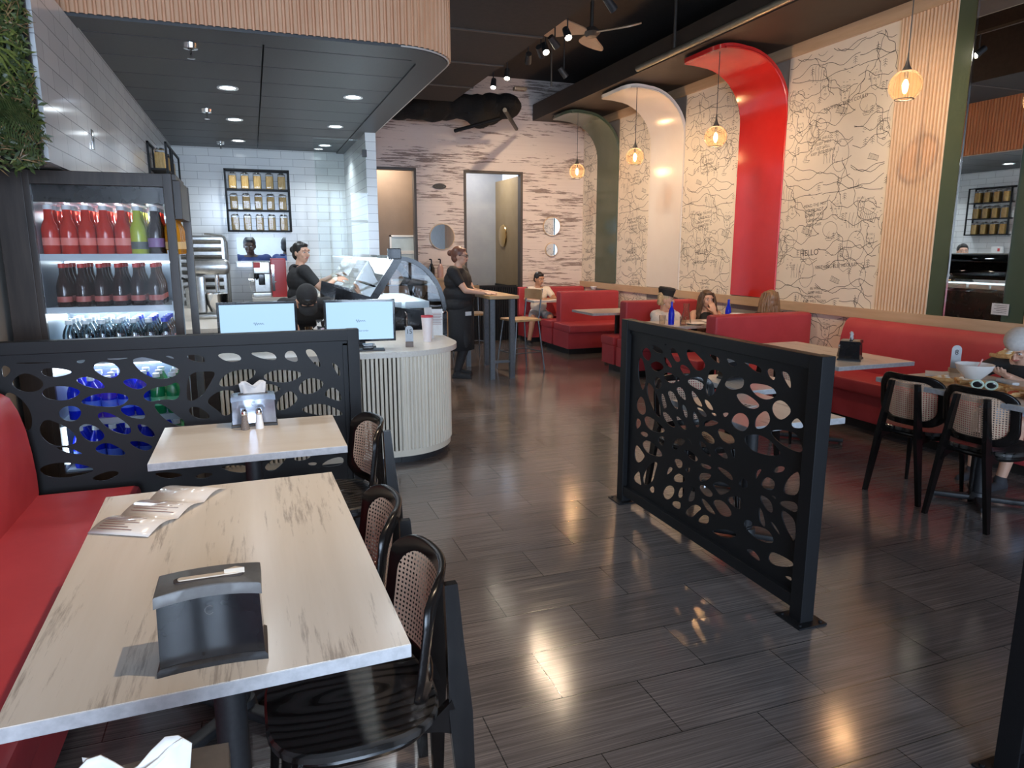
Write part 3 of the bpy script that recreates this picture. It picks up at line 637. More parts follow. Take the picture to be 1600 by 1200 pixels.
RH = crop(C3, 980, 520, 7.5)+crop(C4, 970, 660, 7.5)+crop(C5, 1110, 550, 7.5)+crop(C6, 1110, 690, 7.5)+crop(C7, 1090, 800, 10)
def grow(P, k):
    cx = sum(p[0] for p in P)/len(P); cy = sum(p[1] for p in P)/len(P); return [(cx+(x-cx)*k, cy+(y-cy)*k) for x, y in P]
# left screen, across the end of the red bench (plane y = SLY)
SLY = 3.84
t = thing('divider_screen', 'black leaf cut-out metal screen behind the small table, before the drinks fridge', 'screen', (-.35, SLY, 0), 0)
holes = []
for P in LH:
    Q = [(atY(u, v, SLY)[0]+.35, atY(u, v, SLY)[1]) for u, v in P]; Q = grow(Q, 1.06); Q = [(min(max(x, -.86), .765), min(max(z, .12), 1.075)) for x, z in Q]; holes.append(chaikin(Q, 2))
plate([(-.9, .08), (.8, .08), (.8, 1.12), (-.9, 1.12)], holes, .006, M_xz(0), 'leaf_panel', BLACK, t)
b = B(); b.bb(-.9, .82, -.03, .03, 1.115, 1.175, bev=.004); b.bb(-.9, .8, -.03, .03, .05, .1, bev=.004); b.bb(-.9, .8, -.012, .012, 1.09, 1.12); b.bb(-.9, -.87, -.02, .02, .06, 1.16); b.bb(.775, .8, -.012, .012, .1, 1.1); b.obj('frame', BLACK, t)
for x in (.83, -.87): B().bb(x-.031, x+.031, -.031, .031, 0, 1.177, bev=.004).obj('post', BLACK, t)
B().bb(.76, .9, -.06, .06, 0, .008, bev=.003).obj('foot_plate', BLACK, t)
# right screen, standing alone on the floor (plane x = SRX)
SRX = 2.16; y0, y1 = 2.2, 3.86; yc = (y0+y1)/2
t = thing('divider_screen', 'free standing black metal screen with organic cut-outs in the middle of the tiled floor', 'screen', (SRX, yc, 0), 0)
holes = []
for P in RH:
    Q = [(atX(u, v, SRX-.004)[0]-yc, atX(u, v, SRX-.004)[1]) for u, v in P]; Q = grow(Q, 1.09); Q = [(min(max(y, y0-yc+.085), y1-yc-.085), min(max(z, .13), 1.07)) for y, z in Q]; holes.append(chaikin(Q, 2))
plate([(y0-yc+.04, .09), (y1-yc-.04, .09), (y1-yc-.04, 1.12), (y0-yc+.04, 1.12)], holes, .006, M_yz(0), 'leaf_panel', BLACK, t)
b = B(); b.bb(-.03, .03, y0-yc+.03, y1-yc-.03, 1.11, 1.17, bev=.004); b.bb(-.03, .03, y0-yc+.03, y1-yc-.03, .05, .11, bev=.004); b.bb(-.012, .012, y0-yc+.04, y1-yc-.04, 1.085, 1.115); b.bb(-.02, .02, y0-yc+.03, y0-yc+.06, .06, 1.15); b.obj('frame', BLACK, t)
for y in (y0-yc+.035, y1-yc-.035):
    p = B().bb(-.035, .035, y-.036, y+.036, 0, 1.172, bev=.004).obj('post', BLACK, t)
    b = B(); b.box((0, y, .004), (.15, .15, .008), bev=.002)
    for sx in (-1, 1):
        for sy in (-1, 1): b.cyl((sx*.055, y+sy*.055, .006), (sx*.055, y+sy*.055, .016), .008, n=8)
    b.obj('foot_plate', BLACK, t)
dup(t, (2.10, .47, 0), 0, 'second free standing black screen, only its post showing at the lower right edge')
# ================================================================ TABLES
def table(cx, cy, w, l, label, rz=0, top=TABLE, cols=1, z=.75, group='dining tables with pale laminate tops', arm=.27):
    t = thing('dining_table', label, 'table', (cx, cy, 0), rz)
    tp = B().bb(-w/2, w/2, -l/2, l/2, z-.032, z-.0015, bev=.002).obj('table_edge', EDGE, t)
    B().bb(-w/2+.0015, w/2-.0015, -l/2+.0015, l/2-.0015, z-.003, z).obj('table_top', top, t)
    for k in range(cols):
        yy = 0 if cols == 1 else (-l*.27 if k == 0 else l*.27)
        B().cyl((0, yy, .05), (0, yy, z-.03), .037).obj('column', BLKM, t)
        b = B(); 
        for a in (45, 135): b.box((0, yy, .03), (2*arm, .055, .035), rot=(0, 0, R(a)), bev=.012)
        b.lathe([(.001, .075), (.05, .07), (.06, .03), (.001, .03)], c=(0, yy, 0)); b.obj('base', BLKM, t); B().box((0, yy, z-.037), (w*.6, .06, .01)).obj('mount_plate', BLKM, t)
        b = B()
        for a in (45, 135, 225, 315): b.cyl((arm*.93*math.cos(R(a)), yy+arm*.93*math.sin(R(a)), 0), (arm*.93*math.cos(R(a)), yy+arm*.93*math.sin(R(a)), .02), .018, n=10)
        b.obj('glides', CHROME, t)
    return t
table(-.13, 2.035, .77, 1.30, 'large pale laminate table in the foreground holding the black napkin box and folded menu', R(1.6), cols=2)
table(-.055, 3.36, .79, .62, 'small pale table before the leaf screen holding the salt and pepper', R(0), TABLEX)
table(-.13, .42, .77, .86, 'pale table nearest the camera, mostly below the frame', 0)
table(4.34, 4.58, .74, 1.27, 'pale table beside the long red bench with a black napkin box on it', 0)
table(4.28, 3.02, .76, 1.06, 'pale table at the right edge laden with pizza, bowl and ketchup', 0)
table(2.5, 3.05, .6, .68, 'small pale table close behind the free standing screen', 0)
table(3.0, 3.72, .5, .55, 'small pale table seen through the screen, farther right', 0)
table(4.75, 8.75, 1.1, .66, 'pale empty booth table between the two far red booths', 0, TABLEX, arm=.17)
table(4.80, 6.98, 1.1, .62, 'booth table where three people sit, with blue bottle and carafe', 0, TABLEX)
table(4.86, 11.0, 1.1, .42, 'pale booth table in front of the boy by the back wall', 0, TABLEX, arm=.18)
# ================================================================ CHAIRS
def m_cane():
    m = bpy.data.materials.new('woven_cane'); m.use_nodes = True; nt = m.node_tree; b = nt.nodes['Principled BSDF']; out = nt.nodes['Material Output']
    b.inputs['Base Color'].default_value = (.55, .33, .2, 1); b.inputs['Roughness'].default_value = .5
    g = nt.nodes.new('ShaderNodeTexCoord'); s = nt.nodes.new('ShaderNodeSeparateXYZ'); nt.links.new(g.outputs['Object'], s.inputs[0])
    def f(src, k, off): return mathn(nt, 'SUBTRACT', mathn(nt, 'FRACT', mathn(nt, 'ADD', mathn(nt, 'MULTIPLY', src, 1/k), off)), .5)
    P = .0135
    def dot(off):
        x = f(s.outputs[0], P, off); z = f(s.outputs[2], P, off); d = mathn(nt, 'SQRT', mathn(nt, 'ADD', mathn(nt, 'MULTIPLY', x, x), mathn(nt, 'MULTIPLY', z, z))); return mathn(nt, 'LESS_THAN', d, .27)
    h = dot(0)
    n = noi(nt, ocoord(nt, (1, 1, 1)), 260, 2); nt.links.new(ramp(nt, n, [(.3, (.62, .4, .27)), (.7, (.8, .58, .42))]), b.inputs['Base Color'])
    t = nt.nodes.new('ShaderNodeBsdfTransparent'); x = nt.nodes.new('ShaderNodeMixShader'); nt.links.new(h, x.inputs[0]); nt.links.new(b.outputs[0], x.inputs[1]); nt.links.new(t.outputs[0], x.inputs[2]); nt.links.new(x.outputs[0], out.inputs[0]); return m
CANE = m_cane()
def seat_grain():
    m = mat('open_grain_black_seat', (.01, .01, .01), .25); nt, b = nodes(m)
    w = nt.nodes.new('ShaderNodeTexWave'); w.wave_type = 'RINGS'; w.rings_direction = 'Z'; nt.links.new(ocoord(nt, (1, .28, 1)), w.inputs['Vector']); w.inputs['Scale'].default_value = 11; w.inputs['Distortion'].default_value = 5; w.inputs['Detail'].default_value = 2; w.inputs['Detail Scale'].default_value = 1.2
    nt.links.new(ramp(nt, w.outputs[0], [(.0, (.004, .004, .004)), (.25, (.03, .028, .026)), (1, (.045, .042, .04))]), b.inputs['Base Color']); bump(nt, b, w.outputs[0], .0006, .6); return m
SEATM = seat_grain()
def make_chair():
    t = thing('dining_chair', 'x', 'chair', (0, 0, 0), 0)
    P = []
    for i in range(40):
        a = 2*PI*i/40; c, s = math.cos(a), math.sin(a); e = .62; k = 1-.06*(s < 0)*abs(s)
        P.append((.225*k*math.copysign(abs(c)**e, c), .215*math.copysign(abs(s)**e, s)))
    b = B(); m1 = [(x*.96, y*.96) for x, y in P]
    rows = [(.94, .435), (1, .441), (1, .456), (.97, .463), (.82, .459), (.4, .455)]; R_ = [[b.b.verts.new((x*k, y*k, z)) for x, y in P] for k, z in rows]
    for A, D in zip(R_, R_[1:]):
        for j in range(40): b.b.faces.new((A[j], A[(j+1) % 40], D[(j+1) % 40], D[j]))
    b.b.faces.new(R_[0][::-1]); b.b.faces.new(R_[-1]); b.obj('seat', SEATM, t)
    b = B(); b.tube([(x*.84, y*.84, .418) for x, y in P], .017, 8, closed=True); b.obj('seat_ring', CHAIRW, t)
    for s in (-1, 1):
        B().tube([(s*.165, .14, .43), (s*.18, .165, .22), (s*.19, .185, 0)], [.018, .016, .011], 10).obj('leg', CHAIRW, t)
        b = B(); p = Vector((s*.185, -.27, 0)); q = Vector((s*.085, -.249, .765)); d = (q-p).normalized(); rot = d.to_track_quat('Z', 'Y').to_matrix().to_4x4()
        secs = [(0, .015), (.3, .023), (.56, .031), (.8, .022), (1, .017)]; rg = []
        for tt, hw in secs:
            c = p.lerp(q, tt); rg.append([b.b.verts.new(c+Vector(v)) for v in ((-.012, -hw, 0), (.012, -hw, 0), (.012, hw, 0), (-.012, hw, 0))])
        for A, D in zip(rg, rg[1:]):
            for j in range(4): b.b.faces.new((A[j], A[(j+1) % 4], D[(j+1) % 4], D[j]))
        b.b.faces.new(rg[0][::-1]); b.b.faces.new(rg[-1]); b.prism([(-.27, .36), (-.235, .47), (-.19, .43), (-.1, .43), (-.1, .405), (-.2, .39)], s*.128-.011, s*.128+.011, Matrix(((0, 0, 1, 0), (1, 0, 0, 0), (0, 1, 0, 0), (0, 0, 0, 1))))
        b.obj('rear_leg', CHAIRW, t)
    hw, z0, z1 = .205, .50, .80
    def cy(x, z): return -.195+.075*(x/hw)**2-.04*(z-z0)/(z1-z0)
    o = rrect(2*hw, z1-z0, .09, 7); zc = (z0+z1)/2
    def dens(P, n):
        out = []
        for i in range(len(P)):
            a, c = P[i], P[(i+1) % len(P)]; L = math.hypot(c[0]-a[0], c[1]-a[1]); k = max(1, int(L/n))
            for j in range(k): out.append((a[0]+(c[0]-a[0])*j/k, a[1]+(c[1]-a[1])*j/k))
        return out
    path = [(x*.94, cy(x, z+zc), z*.9+zc) for x, z in dens(o, .03)]
    b = B(); nO = dens(rrect(2*hw+.03, z1-z0+.03, .105, 8), .03); nI = [(x*.80, (z)*.76) for x, z in nO]; loops = []
    for P, dy in ((nO, .004), (nO, -.016), (nI, -.016), (nI, .004)): loops.append([b.b.verts.new((x, cy(min(max(x, -hw), hw), z+zc)+dy, z+zc)) for x, z in P])
    for A, D in zip(loops, loops[1:]+loops[:1]):
        for j in range(len(A)): b.b.faces.new((A[j], A[(j+1) % len(A)], D[(j+1) % len(A)], D[j]))
    o_ = b.obj('back_frame', CHAIRW, t, sharp=0); md = o_.modifiers.new('round', 'BEVEL'); md.width = .005; md.segments = 3; md.limit_method = 'ANGLE'
    b = B(); nx, nz = 14, 8; V = []
    for j in range(nz+1):
        row = []
        for i in range(nx+1):
            x = -hw*.9+1.8*hw*i/nx; z = z0+.018+(z1-z0-.036)*j/nz; kx = 1-.18*max(0, abs(j/nz-.5)*2-.55)/.45; x *= kx; row.append(b.b.verts.new((x, cy(x, z)+.002, z)))
        V.append(row)
    for j in range(nz):
        for i in range(nx): b.b.faces.new((V[j][i], V[j][i+1], V[j+1][i+1], V[j+1][i]))
    b.obj('cane_panel', CANE, t)
    return t
ch0 = make_chair()
SPOTS = [(.17, 1.70, 90, 'black cane-back chair nearest the camera, tucked under the big foreground table'), (.15, 2.17, 88, 'black cane-back chair tucked under the foreground table, just beyond the nearest chair'),
 (.28, 3.25, 96, 'black cane-back chair at the small table with the salt and pepper'),
 (4.09, 3.31, -82, 'left one of the two black cane-back chairs at the pizza table'), (4.08, 2.84, -84, 'right one of the two black cane-back chairs at the pizza table'),
 (3.93, 4.35, -90, 'cane-back chair at the napkin box table, seen through the right part of the screen'), (3.93, 4.95, -90, 'farther cane-back chair at the napkin box table, behind the screen'),
 (2.5, 3.55, 180, 'cane-back chair directly behind the screen pushed to the small table')]
for i, (x, y, a, l) in enumerate(SPOTS):
    if i == 0: ch0.location = (x, y, 0); ch0.rotation_euler.z = R(a); ch0['label'] = l
    else: dup(ch0, (x, y, 0), R(a), l)
# ================================================================ BENCHES AND BOOTHS
KICK = mat('black_kick_base', (.015, .013, .012), .5)
def extr(prof, a0, a1, mtx, name, m, parent, bev=0):
    b = B(); b.prism(prof, a0, a1, mtx)
    if bev:
        es = [e for e in b.b.edges if abs(e.verts[0].co.dot(mtx.col[2].to_3d())-e.verts[1].co.dot(mtx.col[2].to_3d())) < 1e-5]
        bmesh.ops.bevel(b.b, geom=es, offset=bev, segments=3, affect='EDGES')
    return b.obj(name, m, parent, sharp=50)
def bench(x, y0, y1, face, h, label, depth=.5, name='bench'):
    # runs along Y, back at x, seat facing +x (face 1) or -x (face -1)
    t = thing(name, label, 'bench', (x, (y0+y1)/2, 0)); L = (y1-y0)/2; f = face
    M = Matrix(((f, 0, 0, 0), (0, 0, 1, 0), (0, 1, 0, 0), (0, 0, 0, 1)))
    extr(chaikin([(0, .3), (.14, .3), (.2, .42), (.2, .6), (.175, h*.86), (.12, h), (0, h)], 1), -L, L, M, 'backrest', RED, t, .012)
    B().box((f*(.13+depth/2), 0, .395), (depth, 2*L, .12), bev=.025).obj('seat_cushion', RED, t)
    B().box((f*(.1+depth/2), 0, .215), (depth-.05, 2*L-.01, .25), bev=.006).obj('seat_front', RED, t)
    B().box((f*(.06+depth/2), 0, .05), (depth-.12, 2*L-.1, .1)).obj('kick_base', KICK, t)
    return t
bench(WX-.06, 1.2, 5.4, -1, .93, 'long red upholstered wall bench under the tall mirror', .5)
bench(-1.22, -1.0, 3.76, 1, .96, 'red upholstered bench along the left wall in the foreground', .5)
def booth(x0, x1, yb, label, near=.55, far=.5, h=.93, nx=.1):
    t = thing('booth_seat', label, 'booth', (x0, yb, 0), 0); w = x1-x0
    B().bb(nx, w, -.09, .09, .3, h, bev=.035).obj('backrest', RED, t)
    for s, d in ((-1, near), (1, far)):
        if d <= 0: continue
        B().box((w/2, s*(.05+d/2), .395), (w, d, .12), bev=.025).obj('seat_cushion', RED, t)
        B().box((w/2, s*(.04+d/2-.02), .215), (w-.01, d-.03, .25), bev=.006).obj('seat_front', RED, t)
    B().bb(.06, w, -near+.08, (far or .1)-.1, 0, .1).obj('kick_base', KICK, t)
    return t
booth(4.43, WX-.07, 10.33, 'red double booth seat nearest the back wall, beside the boy', .62, .45)
booth(4.38, WX-.07, 8.13, 'red double booth seat behind the woman in the captain hat', .5, .36)
booth(4.25, WX-.07, 6.05, 'red double booth seat with its back to the free standing screen', .5, .6)
t = thing('bench', 'red upholstered bench against the back wall where the boy sits', 'bench', (4.95, BY-.02, 0))
B().bb(-.6, .68, -.15, 0, .3, .93, bev=.035).obj('backrest', RED, t); B().bb(-.6, .68, -.58, -.1, .335, .455, bev=.025).obj('seat_cushion', RED, t); B().bb(-.59, .67, -.55, -.1, .09, .34).obj('seat_front', RED, t); B().bb(-.5, .67, -.48, -.1, 0, .1).obj('kick_base', KICK, t)
# ================================================================ COUNTER
CO = [(-.27, 5.1), (.98, 5.1)]+arc(.98, 5.58, .48, -90, 0, 14)[1:]+[(1.46, 6.35)]
t = thing('service_counter', 'curved order counter with pale fluted cladding and quartz top', 'counter', (.6, 5.6, 0))
def loc(P, dx=-.6, dy=-5.6): return [(x+dx, y+dy) for x, y in P]
b = B(); fluted(b, loc(CO), .032, .1, .82, .012); b.obj('fluted_front', SLATC, t)
b = B(); b.prism(loc(CO+[(-.27, 6.35)]), .05, .82); b.obj('body', SLATC, t)
b = B(); b.prism(loc([(-.27, 5.13), (.97, 5.13)]+arc(.97, 5.59, .47, -90, 0, 14)+[(1.44, 6.3), (-.27, 6.3)]), 0, .1); b.obj('kick_base', BLKM, t)
b = B(); b.prism(loc([(-.3, 5.04), (.98, 5.04)]+arc(.98, 5.58, .54, -90, 0, 18)+[(1.52, 6.4), (-.3, 6.4)]), .82, .86); b.obj('countertop', QUARTZ, t)
# back of the kitchen counter runs
t = thing('back_counter', 'pale counter against the tiled kitchen wall under the hatch', 'counter', (.3, 10.1, 0))
B().bb(-.3, .95, -.35, .35, .0, .92).obj('cabinet', STEEL, t); B().bb(-.33, .98, -.38, .38, .92, .97).obj('countertop', QUARTZ, t)
t = thing('prep_counter', 'pale counter front behind the bending worker', 'counter', (1.0, 8.95, 0))
B().bb(-.62, .28, -.25, .25, 0, .86).obj('cabinet', m_speck('cream_panel', (.72, .66, .52), (.76, .7, .56), 8, .5), t); B().bb(-.64, .28, -.27, .27, .86, .9).obj('countertop', QUARTZ, t)
# ================================================================ DRINKS FRIDGE
t = thing('drinks_fridge', 'tall dark open drinks fridge with glass end full of bottles, left of the counter', 'fridge', (-.8, 4.68, 0))
FX0, FX1, FY0, FY1 = -.42, .41, -.28, .27      # local
b = B(); b.bb(FX0, FX0+.13, FY0, FY0+.02, 0, 1.99, bev=.003); b.obj('wood_end_panel', DARKW, t)
b = B(); b.bb(FX0+.13, FX1, FY0, FY0+.03, 1.93, 2.0, bev=.003); b.bb(FX0+.13, FX1, FY0, FY0+.03, .12, .36, bev=.003); b.bb(FX1-.045, FX1+.001, FY0-.001, FY0+.045, 0, 2.001, bev=.003); b.bb(FX0+.129, FX0+.16, FY0-.001, FY0+.031, 0, 2.001, bev=.003); b.obj('end_frame', DARKW, t)
B().bb(FX0+.13, FX1-.04, FY0+.012, FY0+.018, .36, 1.93).obj('end_glass', GLASS, t)
b = B(); b.bb(FX0, FX1+.02, FY0+.03, FY1, 1.97, 2.0); b.bb(FX1-.03, FX1+.04, FY0+.045, FY1, 1.76, 1.97, bev=.004); b.obj('header', DARKW, t)
b = B(); b.bb(FX1+.0, FX1+.045, FY1-.03, FY1, 0, 1.97, bev=.003); b.bb(FX1-.04, FX1, FY0+.03, FY1, 0, .3); b.obj('corner_post', DF, t)
b = B(); b.bb(FX0+.1, FX1-.04, FY1-.02, FY1, .1, 1.97); b.bb(FX0+.14, FX0+.16, FY0+.03, FY1, .1, 1.97); b.bb(FX0+.1, FX1-.04, FY0+.03, FY1, .1, .36); b.obj('liner', m_speck('fridge_liner', (.22, .26, .3), (.28, .32, .36), 6, .3), t)
FLED = m_emit('fridge_led', (.75, .9, 1), 4)
SHZ = [1.57, 1.285, 1.0, .655, .37]
SHM = m_speck('clear_shelf_rail', (.45, .5, .55), (.5, .56, .6), 6, .15)
for i, z in enumerate(SHZ):
    s = B().bb(FX0+.16, FX1-.05, FY0+.04, FY1-.02, z-.02, z-.004).obj('shelf', SHM, t)
    b = B(); b.bb(FX1-.055, FX1-.045, FY0+.04, FY1-.02, z-.04, z+.02); b.bb(FX0+.16, FX1-.05, FY0+.035, FY0+.04, z-.035, z); b.obj('price_rail', SHM, s)
b = B()
for z in (1.8, 1.53, 1.24, .91, .62): b.bb(FX0+.17, FX1-.06, FY1-.05, FY1-.035, z-.02, z-.008)
b.bb(FX0+.165, FX0+.175, FY0+.05, FY0+.065, .4, .62); o = b.obj('led_strip', FLED, t)
B().bb(FX0+.16, FX1-.045, FY0+.03, FY1-.02, 1.84, 1.96).obj('inner_header', BLK, t)
for z in (1.78, 1.22, .9): lamp('fridge_light', 'AREA', (-.82, 4.85, z), 2.2, (.75, .9, 1), target=(-.82, 4.3, z-.25), size=.5, size_y=.05)
def bottle(name, prof, liq, capm, label, group, lab=None):
    t = thing(name, label, 'bottle', (0, 0, -5), 0, group)
    B().lathe(prof, n=14).obj('glass_body', liq, t)
    r, z = prof[-1]; r = max(prof[-2][0], .012); z = max(p[1] for p in prof)
    B().lathe([(.001, z+.012), (r+.003, z+.012), (r+.004, z-.01), (r, z-.012)], n=12).obj('cap', capm, t)
    if lab: 
        r = max(p[0] for p in prof); B().lathe([(r+.0008, lab[0]), (r+.0008, lab[1])], n=14).obj('label', lab[2], t)
    return t
SODA = [(.001, 0), (.038, 0), (.042, .006), (.042, .135), (.036, .16), (.024, .185), (.02, .24), (.018, .25), (.001, .25)]
SLIM = [(.001, 0), (.034, 0), (.037, .006), (.037, .11), (.03, .14), (.016, .18), (.013, .225), (.001, .225)]
WATER = [(.001, 0), (.035, 0), (.037, .006), (.037, .13), (.03, .155), (.015, .185), (.015, .2), (.001, .2)]
def liq(n, c, e=.0): return mat(n, c, .12, 0, trans=.35, emit=c, es=0.0)
REDL = liq('red_soda', (.75, .05, .03)); COLA = liq('cola', (.035, .015, .012)); ORG = liq('orange_soda', (.9, .38, .02)); YEL = liq('lime_soda', (.6, .7, .05)); BLU = liq('blue_glass', (.01, .03, .8)); GRN = liq('green_glass', (.02, .35, .12)); CLR = glassm('water_bottle_glass', (.85, .95, 1), .03, .9, .12)
CAPW = mat('white_cap', (.75, .78, .8), .4); CAPR = mat('red_cap', (.6, .04, .03), .4); LBL = mat('red_print_label', (.45, .12, .1), .5); LBW = mat('white_print_label', (.6, .65, .7), .5)
kinds = {'red': bottle('soda_bottle', SODA, REDL, CAPW, 'bright red soda bottle on the top shelf of the drinks fridge', 'red soda bottles on the top fridge shelf', (.05, .09, mat('red_soda_label', (.85, .25, .2), .5))),
 'yellow': bottle('soda_bottle', SODA, YEL, CAPW, 'yellow green soda bottle on the top shelf of the drinks fridge', 'yellow bottles on the top fridge shelf', (.03, .07, mat('dark_label', (.1, .12, .1), .5))),
 'dark': bottle('soda_bottle', SODA, COLA, CAPW, 'dark soda bottle between the yellow and orange ones on the top fridge shelf', 'dark bottles on the top fridge shelf', (.04, .09, mat('purple_label', (.25, .12, .3), .5))),
 'orange': bottle('soda_bottle', SODA, ORG, CAPW, 'orange soda bottle on the top shelf of the drinks fridge', 'orange bottles on the top fridge shelf', (.03, .07, mat('orange_label', (.9, .6, .25), .5))),
 'cola': bottle('cola_bottle', SLIM, COLA, CAPR, 'small dark cola bottle on the second shelf of the drinks fridge', 'cola bottles on the second fridge shelf', (.03, .06, LBL)),
 'clear': bottle('water_bottle', WATER, CLR, CAPW, 'clear water bottle with pale cap on the third fridge shelf', 'clear bottles on the third fridge shelf'),
 'bluecap': bottle('water_bottle', WATER, CLR, mat('blue_cap', (.08, .12, .7), .4), 'clear water bottle with blue cap on the third fridge shelf', 'blue capped bottles on the third fridge shelf', (.05, .1, mat('pink_label', (.7, .4, .45), .5))),
 'blue': bottle('water_bottle', [(r*1.08, z*1.12) for r, z in WATER], BLU, CAPW, 'cobalt blue glass water bottle low in the drinks fridge', 'cobalt blue bottles low in the fridge', (.05, .1, mat('blue_label', (.1, .2, .85), .5))),
 'green': bottle('water_bottle', [(r*1.08, z*1.12) for r, z in WATER], GRN, CAPW, 'green glass water bottle low in the drinks fridge', 'green bottles low in the fridge', (.05, .1, mat('green_label', (.15, .6, .3), .5)))}
used = set()
ORD = ['leftmost', 'second from the left', 'third from the left', 'fourth from the left', 'fifth from the left', 'sixth from the left', 'seventh from the left', 'eighth from the left']
SHN = ['top', 'second', 'third', 'fourth', 'lowest']
CLN = {'red': 'red soda', 'yellow': 'yellow green soda', 'dark': 'dark purple labelled soda', 'orange': 'orange soda', 'cola': 'dark cola', 'clear': 'clear water', 'bluecap': 'blue capped water', 'blue': 'cobalt blue glass', 'green': 'green glass'}
def put(kind, x, y, z, col=0, row=1):
    o = kinds[kind]; sh = min(range(5), key=lambda i: abs(SHZ[i]-z))
    if kind in used: o = dup(o, (x, y, z))
    else: o.location = (x, y, z); used.add(kind)
    if row == 0: o['label'] = '%s bottle, %s, front row, %s fridge shelf' % (CLN[kind], ORD[col], SHN[sh])
    else: o['label'] = '%s bottle standing behind the front row on the %s fridge shelf' % (CLN[kind], SHN[sh])
    o['group'] = '%s bottles on the %s fridge shelf' % (CLN[kind], SHN[sh])
for j in range(4):
    for i in range(8):
        k = 'red' if i < 5 else ('yellow', 'dark', 'orange')[i-5] if j < 2 else ('yellow', 'red', 'orange')[i-5]
        put(k, -1.0+i*.087-(.045 if i < 5 else .055)+.03, 4.50+j*.1, SHZ[0]-.004, i, j)
    for i in range(6): put('cola', -.98+i*.09, 4.49+j*.09, SHZ[1]-.004, i, j)
for j in range(4):
    for i in range(7): put('clear' if i+j*.7 < 5.4 else 'bluecap', -.98+i*.08, 4.5+j*.1, SHZ[2]-.004, i, j)
for j in range(3):
    for i in range(7): put('blue' if i < 5 else 'green', -.99+i*.084, 4.50+j*.12, SHZ[3]-.004, i, j); put('blue' if i < 6 else 'green', -.99+i*.084, 4.50+j*.12, SHZ[4]-.004, i, j)
# ================================================================ LIVING WALL
t = thing('living_wall', 'dense vertical garden of ferns and moss above the drinks fridge', 'plant wall', (-1.1, 5.0, 2.0)); t.location = (-1.09, 4.10, 1.97)
B().bb(-.15, .17, -.02, .02, .02, 2.3).obj('backing', mat('dark_soil_felt', (.02, .018, .012), .9), t)
def leafmat(n, c1, c2): return m_speck(n, c1, c2, 30, .45)
LM = [leafmat('leaf_dark', (.03, .05, .015), (.08, .1, .03)), leafmat('leaf_mid', (.09, .12, .025), (.2, .22, .05)), leafmat('leaf_brown', (.2, .12, .05), (.32, .2, .09)), leafmat('leaf_moss', (.35, .33, .03), (.5, .46, .06))]
rl = random.Random(5)
def leaf(b, p, d, L, w, droop=.3):
    p = Vector(p); d = Vector(d).normalized(); s = d.cross(Vector((rl.uniform(-.3, .3), 1, rl.uniform(-.3, .3)))).normalized(); a = p+d*L*.5+Vector((0, 0, -droop*L*.15)); e = p+d*L+Vector((0, 0, -droop*L*.5))
    b.quad(p, a+s*w, e, a-s*w)
for k, (m, n, L, w) in enumerate(((LM[0], 5200, .045, .008), (LM[1], 3200, .05, .006), (LM[2], 2600, .07, .003), (LM[3], 0, .03, .01))):
    b = B()
    for i in range(n):
        x = rl.uniform(-.15, .19); z = rl.uniform(.0, 2.3); q = noise.noise(Vector((x*6+k*9, z*5, 0)))
        if q < -.12 and k: continue
        x = min(x, .175+.02*math.sin(z*9)); y = -.04-.08*rl.random()
        leaf(b, (x, y, z), (rl.uniform(-.8, .9), rl.uniform(-1, .1), rl.uniform(-.7, .8)), L*rl.uniform(.6, 1.4), w)
    for i in range(260 if k == 3 else 0): leaf(b, (-.16+rl.uniform(0, .09), -.13-.04*rl.random(), .45+rl.gauss(0, .09)), (rl.uniform(-1, 1), -1, rl.uniform(-1, 1)), .03, .01)
    o = b.obj(['dark_foliage', 'green_foliage', 'dry_twigs', 'yellow_moss'][k], m, t, sharp=0); o['kind'] = 'stuff'
def frond(b, p, d, L, w, n=22, droop=.6):
    p = Vector(p); d = Vector(d).normalized(); side = d.cross(Vector((0, -1, 0))).normalized(); pts = []
    for i in range(n+1): tt = i/n; pts.append(p+d*L*tt+Vector((0, 0, -droop*L*tt*tt)))
    b.tube(pts, .0025, 4)
    for i in range(2, n): 
        ww = w*math.sin(PI*min(1, .15+i/n*.85))**.7; tg = (pts[i+1]-pts[i-1]).normalized()
        for s in (-1, 1):
            e = pts[i]+side*s*ww+tg*ww*.35; m = tg*L/n*.38; b.quad(pts[i]-m, pts[i]+m, e+m*.2, e-m*.4)
b = B()
for d, L in (((1, -.3, .25), .3), ((.8, -.5, .7), .34), ((1, -.4, -.2), .27), ((.4, -.6, .4), .3), ((.2, -.5, -.3), .24), ((.9, -.6, .5), .36)): frond(b, (-.02, -.1, .22), d, L, .055)
b.obj('fern', LM[0], t, sharp=0)
b = B()
for (px, pz) in ((-.12, 1.05), (-.1, .72), (.03, .55), (.06, .98)):
    for i in range(11): a = R(-150+i*13+rl.uniform(-5, 5)); leaf(b, (px, -.1, pz), (math.cos(a)*.8, -.5, -abs(math.sin(a))*.9+.35), .24, .006, .9)
b.obj('grass_tuft', LM[1], t, sharp=0)
b = B()
for i in range(12): a = R(-60+i*9); leaf(b, (-.15, -.13, .36), (math.cos(a)*.7, -.3, math.sin(a)*.8-.2), .24, .006, .5)
b.obj('dry_palm_frond', leafmat('leaf_dry', (.45, .38, .2), (.6, .5, .3)), t, sharp=0)
t = thing('corner_speaker', 'small pale triangular camera mount at the top of the tiled wall corner', 'fixture', (-.9, 4.9, 2.8)); B().prism([(atY(80, 24, 4.9)[0]+.9, atY(80, 24, 4.9)[1]-2.8), (atY(104, 26, 4.9)[0]+.9, atY(104, 26, 4.9)[1]-2.8), (atY(92, 36, 4.9)[0]+.9, atY(92, 36, 4.9)[1]-2.8)], -.01, .01, M_xz(0)).obj('housing', WHITE, t)
